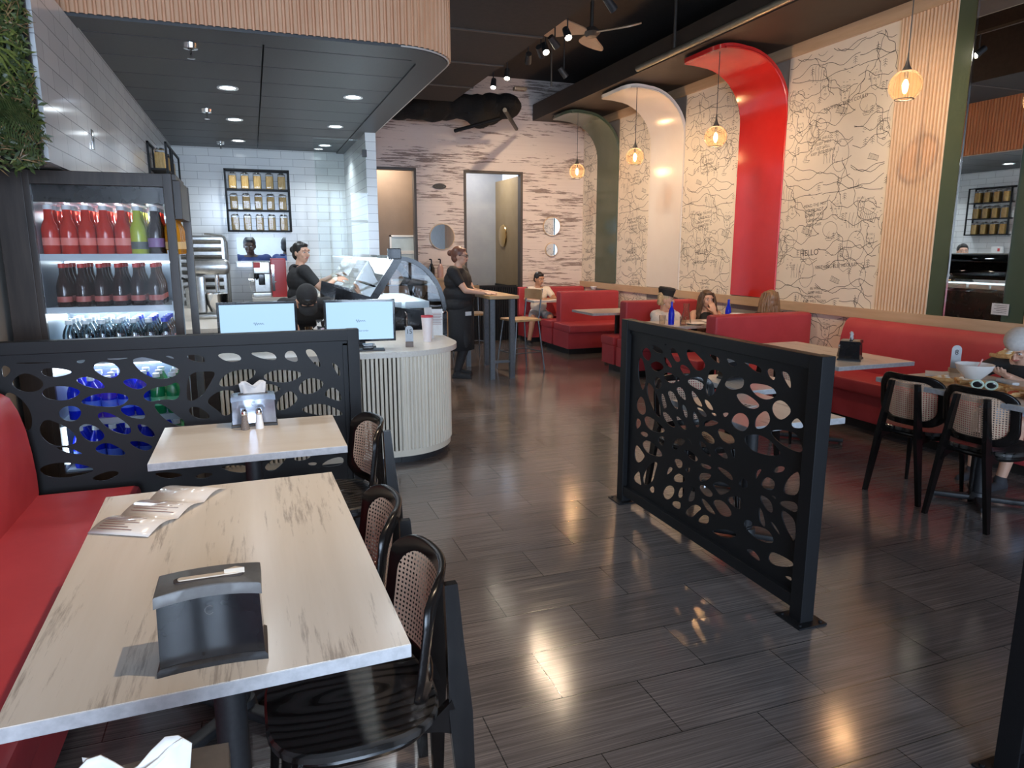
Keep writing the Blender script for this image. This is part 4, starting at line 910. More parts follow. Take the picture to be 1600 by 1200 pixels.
t = thing('wall_box', 'small chrome switch box on the tiled kitchen side wall', 'switch', (-.9, 5.25, 2.27)); b = B(); b.bb(0, .012, -.03, .03, -.06, .06, bev=.004); b.obj('plate', CHROME, t)
# ================================================================ PASTA JARS ON SHELVES
PASTA = m_wood('dry_pasta', (.55, .3, .06), (.8, .56, .18), (60, 60, 14), .4)
def make_jar():
    t = thing('pasta_jar', 'x', 'jar', (0, 0, -5), 0)
    B().bb(-.045, .045, -.045, .045, .0, .17, bev=.008).obj('pasta', PASTA, t); B().bb(-.05, .05, -.05, .05, .0, .2, bev=.012).obj('glass', GLASS, t); B().lathe([(.001, .212), (.04, .212), (.042, .2), (.001, .198)], n=14).obj('lid', CHROME, t); return t
jar = make_jar(); jar_used = [False]
def putjar(x, y, z, lab, grp):
    if not jar_used[0]: jar.location = (x, y, z); jar['label'] = lab; jar['group'] = grp; jar_used[0] = True
    else: dup(jar, (x, y, z), 0, lab, grp)
t = thing('wall_shelf', 'black framed three tier shelf of pasta jars on the back tiled wall', 'shelf', (.13, 10.39, 1.83))
b = B()
for x in (-.4, .4):
    for y in (-.1, .09): b.bb(x-.01, x+.01, y-.01, y+.01, 0, .8)
for z in (0, .79):
    for y in (-.1, .09): b.bb(-.41, .41, y-.01, y+.01, z-.01, z+.01)
b.obj('frame', BLACK, t)
for z in (.0, .27, .54): B().bb(-.4, .4, -.1, .1, z-.008, z+.008).obj('board', BLACK, t)
rn = ['bottom', 'middle', 'top']; cn = ['first', 'second', 'third', 'fourth', 'fifth']
for j in range(3):
    for i in range(5): putjar(-.18+i*.155, 10.38, 1.84+j*.27, '%s jar from the left on the %s tier of the back wall shelf' % (cn[i], rn[j]), 'pasta jars on the back wall shelf')
t = thing('wall_shelf', 'black framed pasta jar shelf on the left tiled wall, peeking above the fridge', 'shelf', (-.81, 8.65, 1.83))
b = B()
for y in (-.68, -.25, -.1, .66):
    for x in (-.08, .08): b.bb(x-.01, x+.01, y-.01, y+.01, 0, .8)
for z in (0, .79):
    for x in (-.08, .08): b.bb(x-.01, x+.01, -.69, .67, z-.01, z+.01)
b.obj('frame', BLACK, t)
for z in (.0, .27, .54): B().bb(-.08, .08, -.68, .66, z-.008, z+.008).obj('board', BLACK, t)
for j in range(3):
    for i, y in enumerate((-.46, .02, .19, .36, .53)): putjar(-.81, 8.65+y, 1.84+j*.27, '%s jar from the near end on the %s tier of the left wall shelf' % (cn[i], rn[j]), 'pasta jars on the left wall shelf')
# ================================================================ KITCHEN EQUIPMENT
t = thing('side_counter', 'white topped counter with sink along the left tiled kitchen wall', 'counter', (-.6, 8.2, 0))
B().bb(-.28, .25, -1.6, 1.1, 0, .88).obj('cabinet', m_wood('dark_cabinet', (.03, .02, .018), (.05, .035, .03)), t); B().bb(-.29, .28, -1.62, 1.12, .88, .92, bev=.004).obj('countertop', QUARTZ, t)
b = B(); b.tube([(-.15, -.5, .92), (-.15, -.5, 1.2), (-.13, -.5, 1.28), (-.06, -.5, 1.31), (.01, -.5, 1.28), (.03, -.5, 1.2)], .012, 8); b.obj('faucet', BLACK, t)
for i, y in enumerate((9.0, 9.18)):
    t = thing('canister', ['near', 'far'][i]+' one of two steel canisters on the side counter', 'canister', (-.68, y, .92), 0, 'steel canisters on the side counter'); B().lathe([(.001, 0), (.07, 0), (.07, .2), (.001, .2)]).obj('body', STEEL, t); B().lathe([(.073, .2), (.073, .225), (.001, .225)]).obj('lid', STEEL, t)
t = thing('hanging_caddy', 'white caddy with red print hanging on the left tiled wall', 'caddy', (-.87, 8.75, 1.45)); B().bb(0, .06, -.1, .1, 0, .18, bev=.01).obj('body', PAPER, t); b = B(); b.bb(.06, .062, -.09, .09, .01, .05); b.bb(.06, .062, -.06, -.02, .1, .15); b.obj('print', mat('red_print', (.5, .05, .05), .5), t)
t = thing('oven_cabinet', 'stainless steel cabinet with louvred front in the kitchen corner', 'oven', (-.55, 10.15, 0))
b = B(); b.bb(-.33, .24, -.3, .33, .0, 1.76, bev=.03); b.obj('body', STEEL, t)
b = B()
for i in range(9): b.box((-.05, -.31, .92+i*.095), (.48, .03, .05), rot=(.5, 0, 0), bev=.004)
b.obj('louvre', STEEL, t); b = B(); b.tube([(.255, -.3, .6), (.26, -.32, 1.2), (.255, -.31, 1.68), (.2, -.3, 1.76), (0, -.3, 1.78)], .012, 8); b.obj('pipe', STEEL, t)
t = thing('dough_mixer', 'grey stand mixer with domed head beside the drinks fridge', 'mixer', (-.42, 7.6, .92))
b = B(); b.bb(-.12, .1, -.12, .12, 0, .05, bev=.015); b.bb(-.12, -.03, -.07, .07, .05, .42, bev=.02); b.obj('stand', STEEL, t)
B().box((.03, 0, .5), (.36, .17, .15), bev=.05).obj('head', STEEL, t); B().lathe([(.001, .06), (.07, .06), (.1, .14), (.11, .24), (.105, .24)], c=(.07, 0, 0)).obj('bowl', CHROME, t); B().cyl((.08, 0, .42), (.08, 0, .25), .02).obj('hook', CHROME, t)
t = thing('espresso_machine', 'steel and red coffee machine on the back counter under the hatch', 'coffee machine', (.06, 9.95, .97))
b = B(); b.bb(-.08, .15, -.1, .18, 0, .06, bev=.01); b.bb(-.05, .15, .0, .18, .06, .46, bev=.01); b.bb(-.06, .15, -.1, .18, .3, .46, bev=.015); b.obj('body', STEEL, t)
B().bb(-.05, .03, -.104, -.1, .38, .45).obj('red_badge', CAPR, t)
b = B(); b.cyl((-.02, -.05, .3), (-.02, -.05, .24), .035); b.cyl((-.02, -.06, .26), (-.02, -.2, .24), .012); b.bb(.0, .08, -.12, -.04, .16, .3, bev=.01); b.obj('group_head', BLK, t)
b = B(); b.cyl((-.12, -.02, .22), (-.05, -.02, .22), .02); b.tube([(-.1, -.08, .3), (-.11, -.1, .2), (-.1, -.1, .1)], .006, 6); b.obj('steam_wand', CHROME, t)
t = thing('coffee_grinder', 'bright red upright cabinet beside the coffee machine', 'machine', (.31, 9.93, .97)); B().bb(-.09, .1, -.12, .15, 0, .5, bev=.012).obj('body', mat('red_enamel', (.5, .03, .03), .3), t); b = B(); b.bb(-.085, -.05, -.125, -.12, .08, .42); b.ell((-.04, -.125, .2), .012); b.obj('trim', CHROME, t)
t = thing('hatch_ledge', 'stainless steel ledge below the lit kitchen hatch', 'ledge', (.1, 10.38, 1.41)); b = B(); b.bb(-.32, .37, -.12, .12, 0, .015, bev=.003); b.bb(-.3, .35, .0, .1, -.06, 0); b.obj('ledge', STEEL, t)
# gelato display case
t = thing('display_case', 'black refrigerated display case with curved glass end behind the counter', 'display case', (1.3, 6.6, 0))
Y0, Y1 = 0, 1.5; A_ = [(.42, .98)]+[(-.03+.46*math.cos(R(a)), .98+.55*math.sin(R(a))) for a in range(8, 90, 9)]+[(-.05, 1.53)]
SL = [(-.05, 1.53), (-.31, 1.14)]
MX = Matrix(((1, 0, 0, 0), (0, 0, 1, 0), (0, 1, 0, 0), (0, 0, 0, 1)))
extr([(-.6, 0), (.42, 0), (.43, 1.0), (.1, 1.03), (-.31, 1.1), (-.62, 1.12)], Y0, Y1, MX, 'cabinet', BLK, t)
def band(P, w, y0, y1, name, m):
    b = B(); rows = []
    for i, p in enumerate(P):
        a = Vector(P[max(i-1, 0)]); c = Vector(P[min(i+1, len(P)-1)]); d = (c-a).normalized(); n = Vector((-d.y, d.x)); q = Vector(p)
        rows.append([b.b.verts.new((v.x, y, v.y)) for v, y in ((q, y0), (q, y1), (q-n*-w, y1), (q-n*-w, y0))])
    for A, D in zip(rows, rows[1:]):
        for j in range(4): b.b.faces.new((A[j], A[(j+1) % 4], D[(j+1) % 4], D[j]))
    b.b.faces.new(rows[0]); b.b.faces.new(rows[-1][::-1]); return b.obj(name, m, t)
band(A_, .04, 0, .035, 'end_frame', BLK); band(SL, .07, -.003, .035, 'slant_frame', BLK); band(A_, .04, 1.46, 1.5, 'far_end_frame', BLK)
band(A_[:-1], .006, .035, 1.46, 'curved_glass', GLASS); band(SL, .006, .035, 1.46, 'rear_glass', GLASS)
b = B(); pl = [(x, z) for x, z in A_]+[(-.28, 1.12), (.1, 1.03)]; b.prism(pl, .012, .018, MX); b.obj('end_glass', GLASS, t)
b = B(); b.bb(-.12, .0, -.02, .04, 1.5, 1.6, bev=.008); b.obj('end_bracket', BLK, t)
b = B(); 
for p in ((-.1, 1.50), (.39, 1.0), (-.55, 1.08)): b.ell((p[0], -.008, p[1]), (.014, .008, .014))
b.obj('bolt', CHROME, t)
b = B(); b.bb(-.25, .3, .1, 1.4, 1.25, 1.262); b.obj('glass_shelf', GLASS, t)
ICE = m_speck('gelato_tubs_white', (.65, .75, .8), (.75, .82, .86), 14, .4)
b = B()
for i in range(4):
    for j in range(2): b.bb(-.22+j*.27, .02+j*.27, .12+i*.33, .42+i*.33, 1.03, 1.1, bev=.012)
b.obj('pan', ICE, t)
b = B(); b.bb(-.25, .0, .05, 1.45, 1.485, 1.5); b.obj('led_strip', FLED, t); lamp('case_light', 'AREA', (1.22, 7.3, 1.46), 7, (.8, .92, 1), rot=(0, 0, 0), size=.15, size_y=1.2)
b = B(); b.tube([(.02, -.01, .86), (.03, -.04, .88), (.03, -.04, 1.0), (.02, -.01, 1.02)], .008, 6); o = b.obj('handle', CHROME, t)
for a_, c_ in ((0, .02), (1.46, 1.5)): B().prism([(-.62, 1.12), (-.6, 1.25), (-.3, 1.16), (-.31, 1.1)], a_, c_, MX).obj('rear_lip', BLK, t)
# ================================================================ COUNTER TOP THINGS
SCR = m_emit('screen_light_blue', (.19, .3, .42), 1.0); MATS['screen_light_blue'].node_tree.nodes['Principled BSDF'].inputs['Base Color'].default_value = (.02, .02, .02, 1)
def monitor(x, y, rz, w, h, z, label):
    t = thing('pos_monitor', label, 'monitor', (x, y, .86), rz)
    B().box((0, 0, z), (w, .025, h), bev=.004).obj('housing', BLK, t)
    s = B().bb(-w/2+.018, w/2-.018, -.0145, -.0135, z-h/2+.018, z+h/2-.018).obj('screen', SCR, t)
    M = Matrix(((1, 0, 0, 0), (0, 0, -1, -.015), (0, 1, 0, 0), (0, 0, 0, 1)))
    b = B(); P = [(-.03+.07*i/24, .012*math.sin(i*1.3)*(1 if i < 9 else .5)) for i in range(25)]; b.tube([(p[0], -.0155, z+.0+p[1]) for p in P], .0012, 4); b.obj('logo_script', mat('dark_script', (.05, .08, .12), .5), s)
    text_mesh('Start your order', .018, 'screen_text', mat('dark_script', (.05, .08, .12), .5), Matrix.Translation((0, 0, z-.075)) @ M, s)
    b = B(); b.box((0, .03, .07), (.07, .03, .14), bev=.006); b.bb(-.11, .11, -.07, .1, 0, .012, bev=.004); b.obj('stand', BLKM, t)
    return t
monitor(.01, 5.45, R(1), .55, .32, .20, 'left one of the two black order monitors on the counter')
monitor(.74, 5.42, R(-5), .53, .32, .20, 'right one of the two black order monitors on the counter')
t = thing('card_reader', 'flat black card reader in front of the right monitor', 'card reader', (.76, 5.2, .86), R(-5)); B().bb(-.13, .12, -.05, .05, 0, .012, bev=.003).obj('base', BLKM, t); B().bb(-.04, .04, -.02, .03, .012, .05, bev=.006).obj('reader', BLK, t)
t = thing('table_number', 'grey table number 15 standing near the counter corner', 'number sign', (1.09, 5.3, .86), R(-12))
B().bb(-.03, .03, -.025, .025, 0, .04, bev=.003).obj('base', m_wood('walnut_block', (.12, .08, .06), (.18, .12, .09)), t)
b = B(); b.prism([(-.03, .03), (.03, .03), (.03, .13)]+[(.03*math.cos(R(a)), .13+.03*math.sin(R(a))) for a in range(20, 161, 20)]+[(-.03, .13)], -.004, .004, M_xz(0)); b.obj('plate', m_speck('grey_laminate', (.4, .42, .44), (.46, .48, .5), 20, .4), t)
text_mesh('15', .05, 'number', INK, Matrix.Translation((0, -.0055, .115)) @ M_xz(0), t, extrude=.0005)
t = thing('paper_cup', 'tall pink and white paper cup with a red rim on the counter', 'cup', (1.29, 5.55, .86)); b = B(); b.lathe([(.001, 0), (.032, 0), (.048, .2), (.046, .2)], n=20); b.obj('cup', m_speck('pink_print_cup', (.8, .68, .66), (.84, .76, .74), 18, .5), t); B().lathe([(.049, .196), (.05, .21), (.045, .212)], n=20).obj('rim', mat('red_rim', (.6, .06, .08), .4), t)
t = thing('menu_stand', 'clear acrylic stand with printed menu at the counter corner', 'menu stand', (1.42, 5.78, .86), R(-20))
B().box((0, 0, .13), (.13, .006, .25), rot=(-.12, 0, 0)).obj('acrylic', GLASS, t); m = B(); m.box((0, -.006, .13), (.11, .002, .22), rot=(-.12, 0, 0)); m.obj('menu_sheet', PAPER, t)
b = B()
for i in range(13): b.box((.005*(i % 3), -.0085-.0, .05+i*.013), (.085-.012*(i % 2), .001, .004), rot=(-.12, 0, 0))
for o_ in [b.obj('print', mat('brown_print', (.25, .12, .1), .6), t)]: o_.location = (0, 0, 0)
t = thing('brochure', 'narrow white brochure standing left of the acrylic menu stand', 'brochure', (1.345, 5.72, .86), R(25)); B().box((0, 0, .13), (.07, .012, .26), rot=(-.1, 0, 0)).obj('sheet', PAPER, t)
t = thing('tumbler', 'dark ribbed tumbler between the two monitors', 'tumbler', (.37, 5.6, .86)); b = B(); b.lathe([(.001, 0), (.03, 0), (.034, .15), (.03, .15), (.028, .02)], n=16); b.obj('cup', SMOKE, t)
t = thing('foil_bag', 'crumpled silver foil bag held by the bending worker', 'bag', (.52, 5.85, .86)); b = B(); b.ell((0, 0, .09), (.09, .06, .09), u=14, v=9)
for v in b.b.verts: v.co += Vector((noise.noise(v.co*30), noise.noise(v.co*30+Vector((5, 0, 0))), noise.noise(v.co*30+Vector((0, 7, 0)))))*.03; v.co.z = max(v.co.z, 0)
b.obj('foil', CHROME, t, sharp=10)
for x, m, l in ((2.78, BLK, 'black tall bottle on the wall stand left of the standing worker'), (2.93, m_speck('pink_liquid', (.5, .3, .26), (.55, .35, .3), 9, .2), 'pink bottle on the wall stand left of the standing worker')):
    t = thing('syrup_bottle', l, 'bottle', (x, 11.55, 1.12)); B().lathe([(.001, 0), (.05, 0), (.052, .16), (.03, .2), (.02, .23)]).obj('body', m, t); b = B(); b.cyl((0, 0, .23), (0, 0, .3), .012); b.cyl((0, 0, .3), (-.04, 0, .3), .01); b.obj('pump', BLK, t)
t = thing('wall_stand', 'narrow wooden stand against the distressed wall carrying two bottles', 'stand', (2.86, 11.56, 0)); B().bb(-.2, .2, -.14, .14, 1.08, 1.12).obj('top', OAK, t); B().bb(-.18, .18, -.12, .12, 0, 1.08).obj('cabinet', OAK, t)
# ================================================================ NAPKIN BOXES
def napkin_box(loc, rz, label, w=.2, d=.11, h=.16, shell=GREY, front=BLK, puff=False, slot=True, group=None):
    t = thing('napkin_dispenser', label, 'napkin dispenser', loc, rz, group)
    # side shell tapers to the top, front is a glossy concave plate
    b = B(); n = 10
    def ring(z, kx, ky, cc): 
        P = []
        for i in range(n+1): s = -1+2*i/n; P.append((s*w/2*kx, -d/2*ky+cc*(1-s*s)*-1, z+ .006*(1-s*s)*(z > .1)))
        for i in range(n+1): s = 1-2*i/n; P.append((s*w/2*kx, d/2*ky-cc*(1-s*s)*-1*0, z+.006*(1-s*s)*(z > .1)))
        return [b.b.verts.new(p) for p in P]
    r0 = ring(.012, 1, 1, -.012); r1 = ring(h-.018, .97, .9, -.012)
    m = len(r0)
    for j in range(m): b.b.faces.new((r0[j], r0[(j+1) % m], r1[(j+1) % m], r1[j]))
    b.b.faces.new(r0[::-1]); b.b.faces.new(r1); b.obj('face_shell', front, t, sharp=40)
    b = B(); r0 = ring(h-.024, 1.02, 1.0, -.012); r1 = ring(h-.002, 1.01, .96, -.012); r2 = ring(h, .97, .92, -.012)
    for A, D in ((r0, r1), (r1, r2)):
        for j in range(m): b.b.faces.new((A[j], A[(j+1) % m], D[(j+1) % m], D[j]))
    b.b.faces.new(r0[::-1]); b.b.faces.new(r2); b.obj('lid', shell, t, sharp=40)
    b = B(); r0 = ring(0, 1.06, 1.12, -.01); r1 = ring(.01, 1.06, 1.12, -.01); r2 = ring(.016, 1.0, 1.02, -.012)
    for A, D in ((r0, r1), (r1, r2)):
        for j in range(m): b.b.faces.new((A[j], A[(j+1) % m], D[(j+1) % m], D[j]))
    b.b.faces.new(r0[::-1]); b.b.faces.new(r2); b.obj('foot', BLKM, t, sharp=40)
    b = B(); b.tube([(.009*math.cos(a), -d/2-.002+.006, h*.74+.009*math.sin(a)) for a in [PI*(.25+1.5*i/12) for i in range(13)]], .0009, 5); b.obj('embossed_mark', shell, t)
    # slot and napkins
    b = B(); b.prism([(x, y) for x, y in rrect(w*.68, .026, .0125, 6)], h+.001, h+.0065); b.obj('slot', mat('slot_dark', (.05, .035, .03), .6), t)
    if puff:
        b = B()
        for k in range(2):
            G = [[b.b.verts.new(((-.27+.5*i/8)*w*(1+.15*j/6)+.01*k, (.012-.02*k)+.012*math.sin(i*1.1+k)*j/6-.012*j/6*(1-2*k), h+(.055+.012*math.sin(i*.9+k*2))*j/6)) for i in range(9)] for j in range(7)]
            for j in range(6):
                for i in range(8): b.b.faces.new((G[j][i], G[j][i+1], G[j+1][i+1], G[j+1][i]))
        o = b.obj('napkin', PAPER, t, sharp=0); md = o.modifiers.new('s', 'SOLIDIFY'); md.thickness = .002
    else:
        b = B(); P = rrect(w*.6, .014, .0065, 6); b.prism(P, h+.006, h+.009); b.prism([(-.01, -.004), (.03, -.005), (.012, .006)], h+.006, h+.018, Matrix.Translation((w*.2, 0, 0))); b.obj('napkin', mat('cream_napkin', (.7, .58, .45), .8), t)
    return t
napkin_box((-.128, 1.505, .75), R(0), 'large black glossy napkin dispenser with grey lid on the foreground table', .2, .11, .17)
napkin_box((-.04, 3.6, .75), R(0), 'dark blue see-through napkin dispenser behind the salt and pepper', .2, .11, .15, shell=m_speck('smoky_blue_plastic', (.2, .26, .34), (.24, .3, .4), 30, .2), front=m_speck('silver_face', (.38, .42, .5), (.45, .5, .6), 30, .12, 0, metal=.7), puff=True)
napkin_box((4.33, 4.2, .75), R(38), 'black square napkin dispenser with white napkin sticking up, beside the wall bench', .17, .15, .15, shell=BLK, puff=True)
napkin_box((-.185, .915, .75), R(3), 'brown grey napkin dispenser with white napkin cut off at the bottom edge', .22, .14, .15, shell=m_speck('taupe_plastic', (.1, .085, .07), (.12, .1, .085), 50, .4), puff=True)
napkin_box((2.95, 3.82, .75), R(0), 'black napkin dispenser seen through the free standing screen', .17, .1, .14, shell=GREY, puff=True)
def shaker(x, y, z, m, label, grp):
    t = thing('shaker', label, 'shaker', (x, y, z), 0, grp)
    B().lathe([(.001, 0), (.019, 0), (.02, .004), (.014, .055), (.013, .07), (.001, .07)], n=12).obj('contents', m, t)
    b = B(); b.lathe([(.014, .07), (.015, .075), (.014, .09), (.009, .1), (.001, .102)], n=14); b.obj('cap', CHROME, t)
PEP = m_speck('ground_pepper', (.12, .1, .09), (.3, .24, .2), 300, .6); SALT = m_speck('salt', (.85, .85, .84), (.9, .9, .9), 300, .6)
shaker(-.083, 3.5, .75, PEP, 'pepper shaker in front of the blue napkin dispenser', 'salt and pepper on the small table'); shaker(-.018, 3.505, .75, SALT, 'white salt shaker in front of the blue napkin dispenser', 'salt and pepper on the small table')
shaker(4.38, 4.36, .75, PEP, 'small pepper shaker left of the black square napkin box', None)
# folded menu
t = thing('menu', 'unfolded glossy paper menu lying at the far left of the foreground table', 'menu', (-.33, 2.47, .751), R(34))
def menu_part(z_of, x0, x1, dy0, dy1, name, m, N=24, up=0):
    b = B(); rows = []
    for i in range(N+1):
        y = dy0+(dy1-dy0)*i/N; z = z_of(y)+up; rows.append((b.b.verts.new((x0, y, z)), b.b.verts.new((x1, y, z))))
    for A, D in zip(rows, rows[1:]): b.b.faces.new((A[0], A[1], D[1], D[0]))
    return b
zf = lambda y: .004+.016*abs(math.sin((y+.22)/.44*PI*3))
t.rotation_euler.z = R(-28)
o = menu_part(zf, -.1, .1, -.22, .22, 'sheet', PAPER).obj('sheet', mat('gloss_paper', (.78, .74, .7), .15), t, sharp=30); md = o.modifiers.new('s', 'SOLIDIFY'); md.thickness = .0008
b = B()
for i in range(10): 
    y = -.2+i*.0125; z = zf(y)+.0012; b.quad((-.085, y, z), (.03-.02*(i % 3), y, z), (.03-.02*(i % 3), y+.003, zf(y+.003)+.0012), (-.085, y+.003, zf(y+.003)+.0012))
for i in range(8): y = -.05+i*.013; z = zf(y)+.0012; b.quad((-.08, y, z), (.07-.03*(i % 2), y, z), (.07-.03*(i % 2), y+.0025, zf(y+.0025)+.0012), (-.08, y+.0025, zf(y+.0025)+.0012))
b.obj('print', mat('brown_print', (.25, .12, .1), .6), t, sharp=0)
# ================================================================ BAR TABLE AND STOOLS
BWOOD = m_wood('bar_wood', (.42, .26, .12), (.62, .43, .22), (3, 14, 3), .4); BMET = m_speck('grey_steel_tube', (.10, .11, .12), (.13, .14, .15), 40, .35, 0, metal=.5)
t = thing('bar_table', 'tall narrow wooden bar table with grey metal legs beside the standing worker', 'table', (2.84, 8.7, 0))
B().bb(-.19, .19, -.62, .62, .995, 1.035, bev=.005).obj('table_top', BWOOD, t)
for x in (-.13, .13):
    for y in (-.52, .52): B().bb(x-.03, x+.03, y-.03, y+.03, 0, .995).obj('leg', BMET, t)
B().bb(-.13, .13, -.53, -.5, .2, .23).obj('footrest', BMET, t)
def stool(x, y, rz, label):
    t = thing('bar_stool', label, 'stool', (x, y, 0), rz, 'wood and metal bar stools')
    b = B(); b.bb(-.2, .2, -.2, .2, .66, .69, bev=.008); b.obj('seat', BWOOD, t)
    for sx in (-1, 1):
        B().tube([(sx*.22, -.24, 0), (sx*.17, -.17, .66)], .011, 8).obj('leg', BMET, t)
        B().tube([(sx*.22, .24, 0), (sx*.17, .17, .66), (sx*.18, .22, 1.08)], .011, 8).obj('rear_leg', BMET, t)
    b = B(); b.tube([(-.205, -.21, .25), (.205, -.21, .25), (.205, .21, .25), (-.205, .21, .25)], .008, 6, closed=True); b.obj('footrest', BMET, t)
    B().bb(-.2, .2, .19, .21, .94, 1.07, bev=.004).obj('back_slat', BWOOD, t)
stool(3.3, 8.75, R(-78), 'bar stool right of the tall table, its wooden back toward the booths')
stool(2.95, 9.75, R(10), 'bar stool beyond the far end of the tall table')
t = thing('slatted_barrier', 'low black slatted panel across the open doorway', 'barrier', (3.71, 11.7, 0))
B().bb(-.62, .62, -.012, .012, .93, .97).obj('rail', BLACK, t); b = B()
for i in range(32): b.bb(-.62+i*.04, -.6+i*.04, -.01, .01, .02, .93)
b.obj('slats', BLACK, t); B().bb(-.62, .62, .012, .02, .0, .93).obj('backing', BLACK, t)
# round mirrors and sign
def rmirror(x, z, r, m, label):
    t = thing('round_mirror', label, 'mirror', (x, BY-.01, z)); M = Matrix.Rotation(R(90), 4, 'X')
    B().lathe([(.001, .018), (r-.008, .018)], m=M, n=36).obj('glass', MIRROR, t); B().lathe([(r-.01, .016), (r-.008, .026), (r, .026), (r+.004, 0)], m=M, n=36).obj('frame', m, t)
rmirror(3.03, 1.79, .215, m_wood('pale_gold_frame', (.6, .42, .25), (.66, .48, .3)), 'largest round mirror, left of the open doorway on the distressed wall')
rmirror(5.03, 1.98, .165, m_wood('pale_gold_frame', (.6, .42, .25), (.66, .48, .3)), 'upper of two round mirrors above the boy')
rmirror(5.03, 1.575, .12, m_wood('pale_gold_frame', (.6, .42, .25), (.66, .48, .3)), 'lower, smaller round mirror above the boy')
t = thing('round_mirror', 'round brass dish mirror on the ochre corridor wall inside the doorway', 'mirror', (4.45, 12.75, 1.83)); B().lathe([(.001, .03), (.15, .03), (.2, .015), (.21, 0)], m=Matrix.Rotation(R(-90), 4, 'Y'), n=32).obj('dish', GOLD, t)
t = thing('door_sign', 'small black oval sign on the distressed wall between the doorways', 'sign', (3.0, BY-.01, 2.61)); b = B(); b.prism([(.115*math.cos(R(a)), .045*math.sin(R(a))) for a in range(0, 360, 12)], 0, .015, M_xz(0)); b.obj('plate', BLKM, t)
b = B(); b.tube([(.105*math.cos(R(a)), -.017, .037*math.sin(R(a))) for a in range(0, 360, 15)], .002, 4, closed=True); b.ell((-.075, -.016, 0), .008); b.ell((.075, -.016, 0), .008); b.obj('rim', GREY, t)
t = thing('corridor_window', 'white framed panel low inside the left doorway', 'window panel', (2.5, 12.73, 1.3)); b = B(); b.bb(-.17, .3, -.02, 0, 0, .5); b.obj('pane', m_speck('pale_blue_pane', (.5, .6, .62), (.6, .7, .72), 4, .3), t); b = B(); b.bb(-.19, -.16, -.03, 0, 0, .53); b.bb(-.19, .3, -.03, 0, .5, .53); b.bb(-.17, .3, -.025, 0, .2, .26); b.obj('frame', WHITE, t)
t = thing('white_bowl', 'small white bowl on the oak rail beside the green arch', 'bowl', (5.55, 10.95, .93)); t.location = (5.3, 10.62, .93); B().lathe([(.001, 0), (.03, 0), (.06, .05), (.055, .05), (.02, .01)]).obj('bowl', WHITE, t)
# ================================================================ TABLE SERVICE
def at(u, v, z): r = ray(u, v); k = (z-CH)/r.z; return (r.x*k, r.y*k, z)
CH = 1.6
def glass_thing(name, prof, m, loc, label, cat, **k):
    t = thing(name, label, cat, loc, 0); B().lathe(prof, n=18).obj(k.get('part', 'body'), m, t); return t
CLG = glassm('carafe_glass', (1, .98, .95), .02, .93, .0); _frost(CLG)
x, y, z = at(1051, 510, .75); glass_thing('water_bottle', [(.001, 0), (.033, 0), (.035, .12), (.03, .16), (.014, .2), (.013, .26), (.001, .26)], BLU, (4.42, 6.88, .75), 'cobalt blue bottle in front of the woman in the captain hat', 'bottle')
glass_thing('carafe', [(.001, .004), (.055, .004), (.06, .02), (.04, .13), (.028, .18), (.034, .24), (.031, .24), (.025, .18), (.036, .13), (.055, .03)], CLG, (4.56, 6.8, .75), 'clear glass carafe on the booth table, right of the blue bottle', 'carafe')
glass_thing('drinking_glass', [(.001, 0), (.032, 0), (.036, .1), (.033, .1), (.029, .006)], CLG, (4.36, 6.97, .75), 'short drinking glass left of the blue bottle', 'glass')
glass_thing('drinking_glass', [(.001, 0), (.032, 0), (.036, .1), (.033, .1), (.029, .006)], CLG, (4.49, 6.75, .75), 'short drinking glass between the blue bottle and the carafe', 'glass')
glass_thing('plate', [(.001, 0), (.07, 0), (.12, .018), (.118, .022), (.07, .006), (.001, .006)], WHITE, (4.68, 6.78, .75), 'white plate on the booth table before the carafe', 'plate')
glass_thing('plate', [(.001, 0), (.07, 0), (.12, .018), (.118, .022), (.07, .006), (.001, .006)], WHITE, (4.98, 6.9, .75), 'white plate in front of the long haired girl', 'plate')
glass_thing('water_bottle', [(.001, 0), (.033, 0), (.035, .12), (.03, .16), (.014, .2), (.013, .26), (.001, .26)], BLU, (5.24, 6.95, .75), 'cobalt blue bottle right of the long haired girl, partly hidden by the booth', 'bottle')
glass_thing('soup_bowl', [(.001, 0), (.04, 0), (.085, .07), (.09, .11), (.086, .11), (.08, .07), (.001, .02)], WHITE, (5.26, 6.74, .78), 'white bowl near the girl seen from behind', 'bowl').location = (5.24, 6.77, .75)
TW_ = m_wood('wooden_board', (.35, .2, .09), (.5, .3, .15), (4, 12, 4))
glass_thing('soup_bowl', [(.001, 0), (.045, 0), (.1, .06), (.115, .1), (.111, .1), (.095, .06), (.04, .012), (.001, .012)], WHITE, (4.44, 3.27, .75), 'large white bowl with a spoon on the pizza table', 'bowl')
t = thing('spoon', 'pink handled spoon standing in the large white bowl', 'spoon', (4.47, 3.27, .78)); B().tube([(-.06, -.02, 0), (.0, 0, .045), (.05, .01, .095)], [.012, .004, .005], 8).obj('handle', mat('pink_plastic', (.8, .4, .38), .4), t)
t = thing('table_number', 'grey rounded number sign behind the white bowl', 'number sign', (4.56, 3.5, .75), R(-40)); B().bb(-.035, .035, -.025, .025, 0, .03).obj('base', OAK, t); b = B(); b.prism([(-.03, .02), (.03, .02), (.03, .16)]+[(.03*math.cos(R(a)), .16+.03*math.sin(R(a))) for a in range(20, 161, 20)]+[(-.03, .16)], -.004, .004, M_xz(0)); b.obj('plate', m_speck('grey_laminate', (.4, .42, .44), (.46, .48, .5), 20, .4), t); text_mesh('8', .05, 'number', INK, Matrix.Translation((0, -.0055, .14)) @ M_xz(0), t, extrude=.0005)
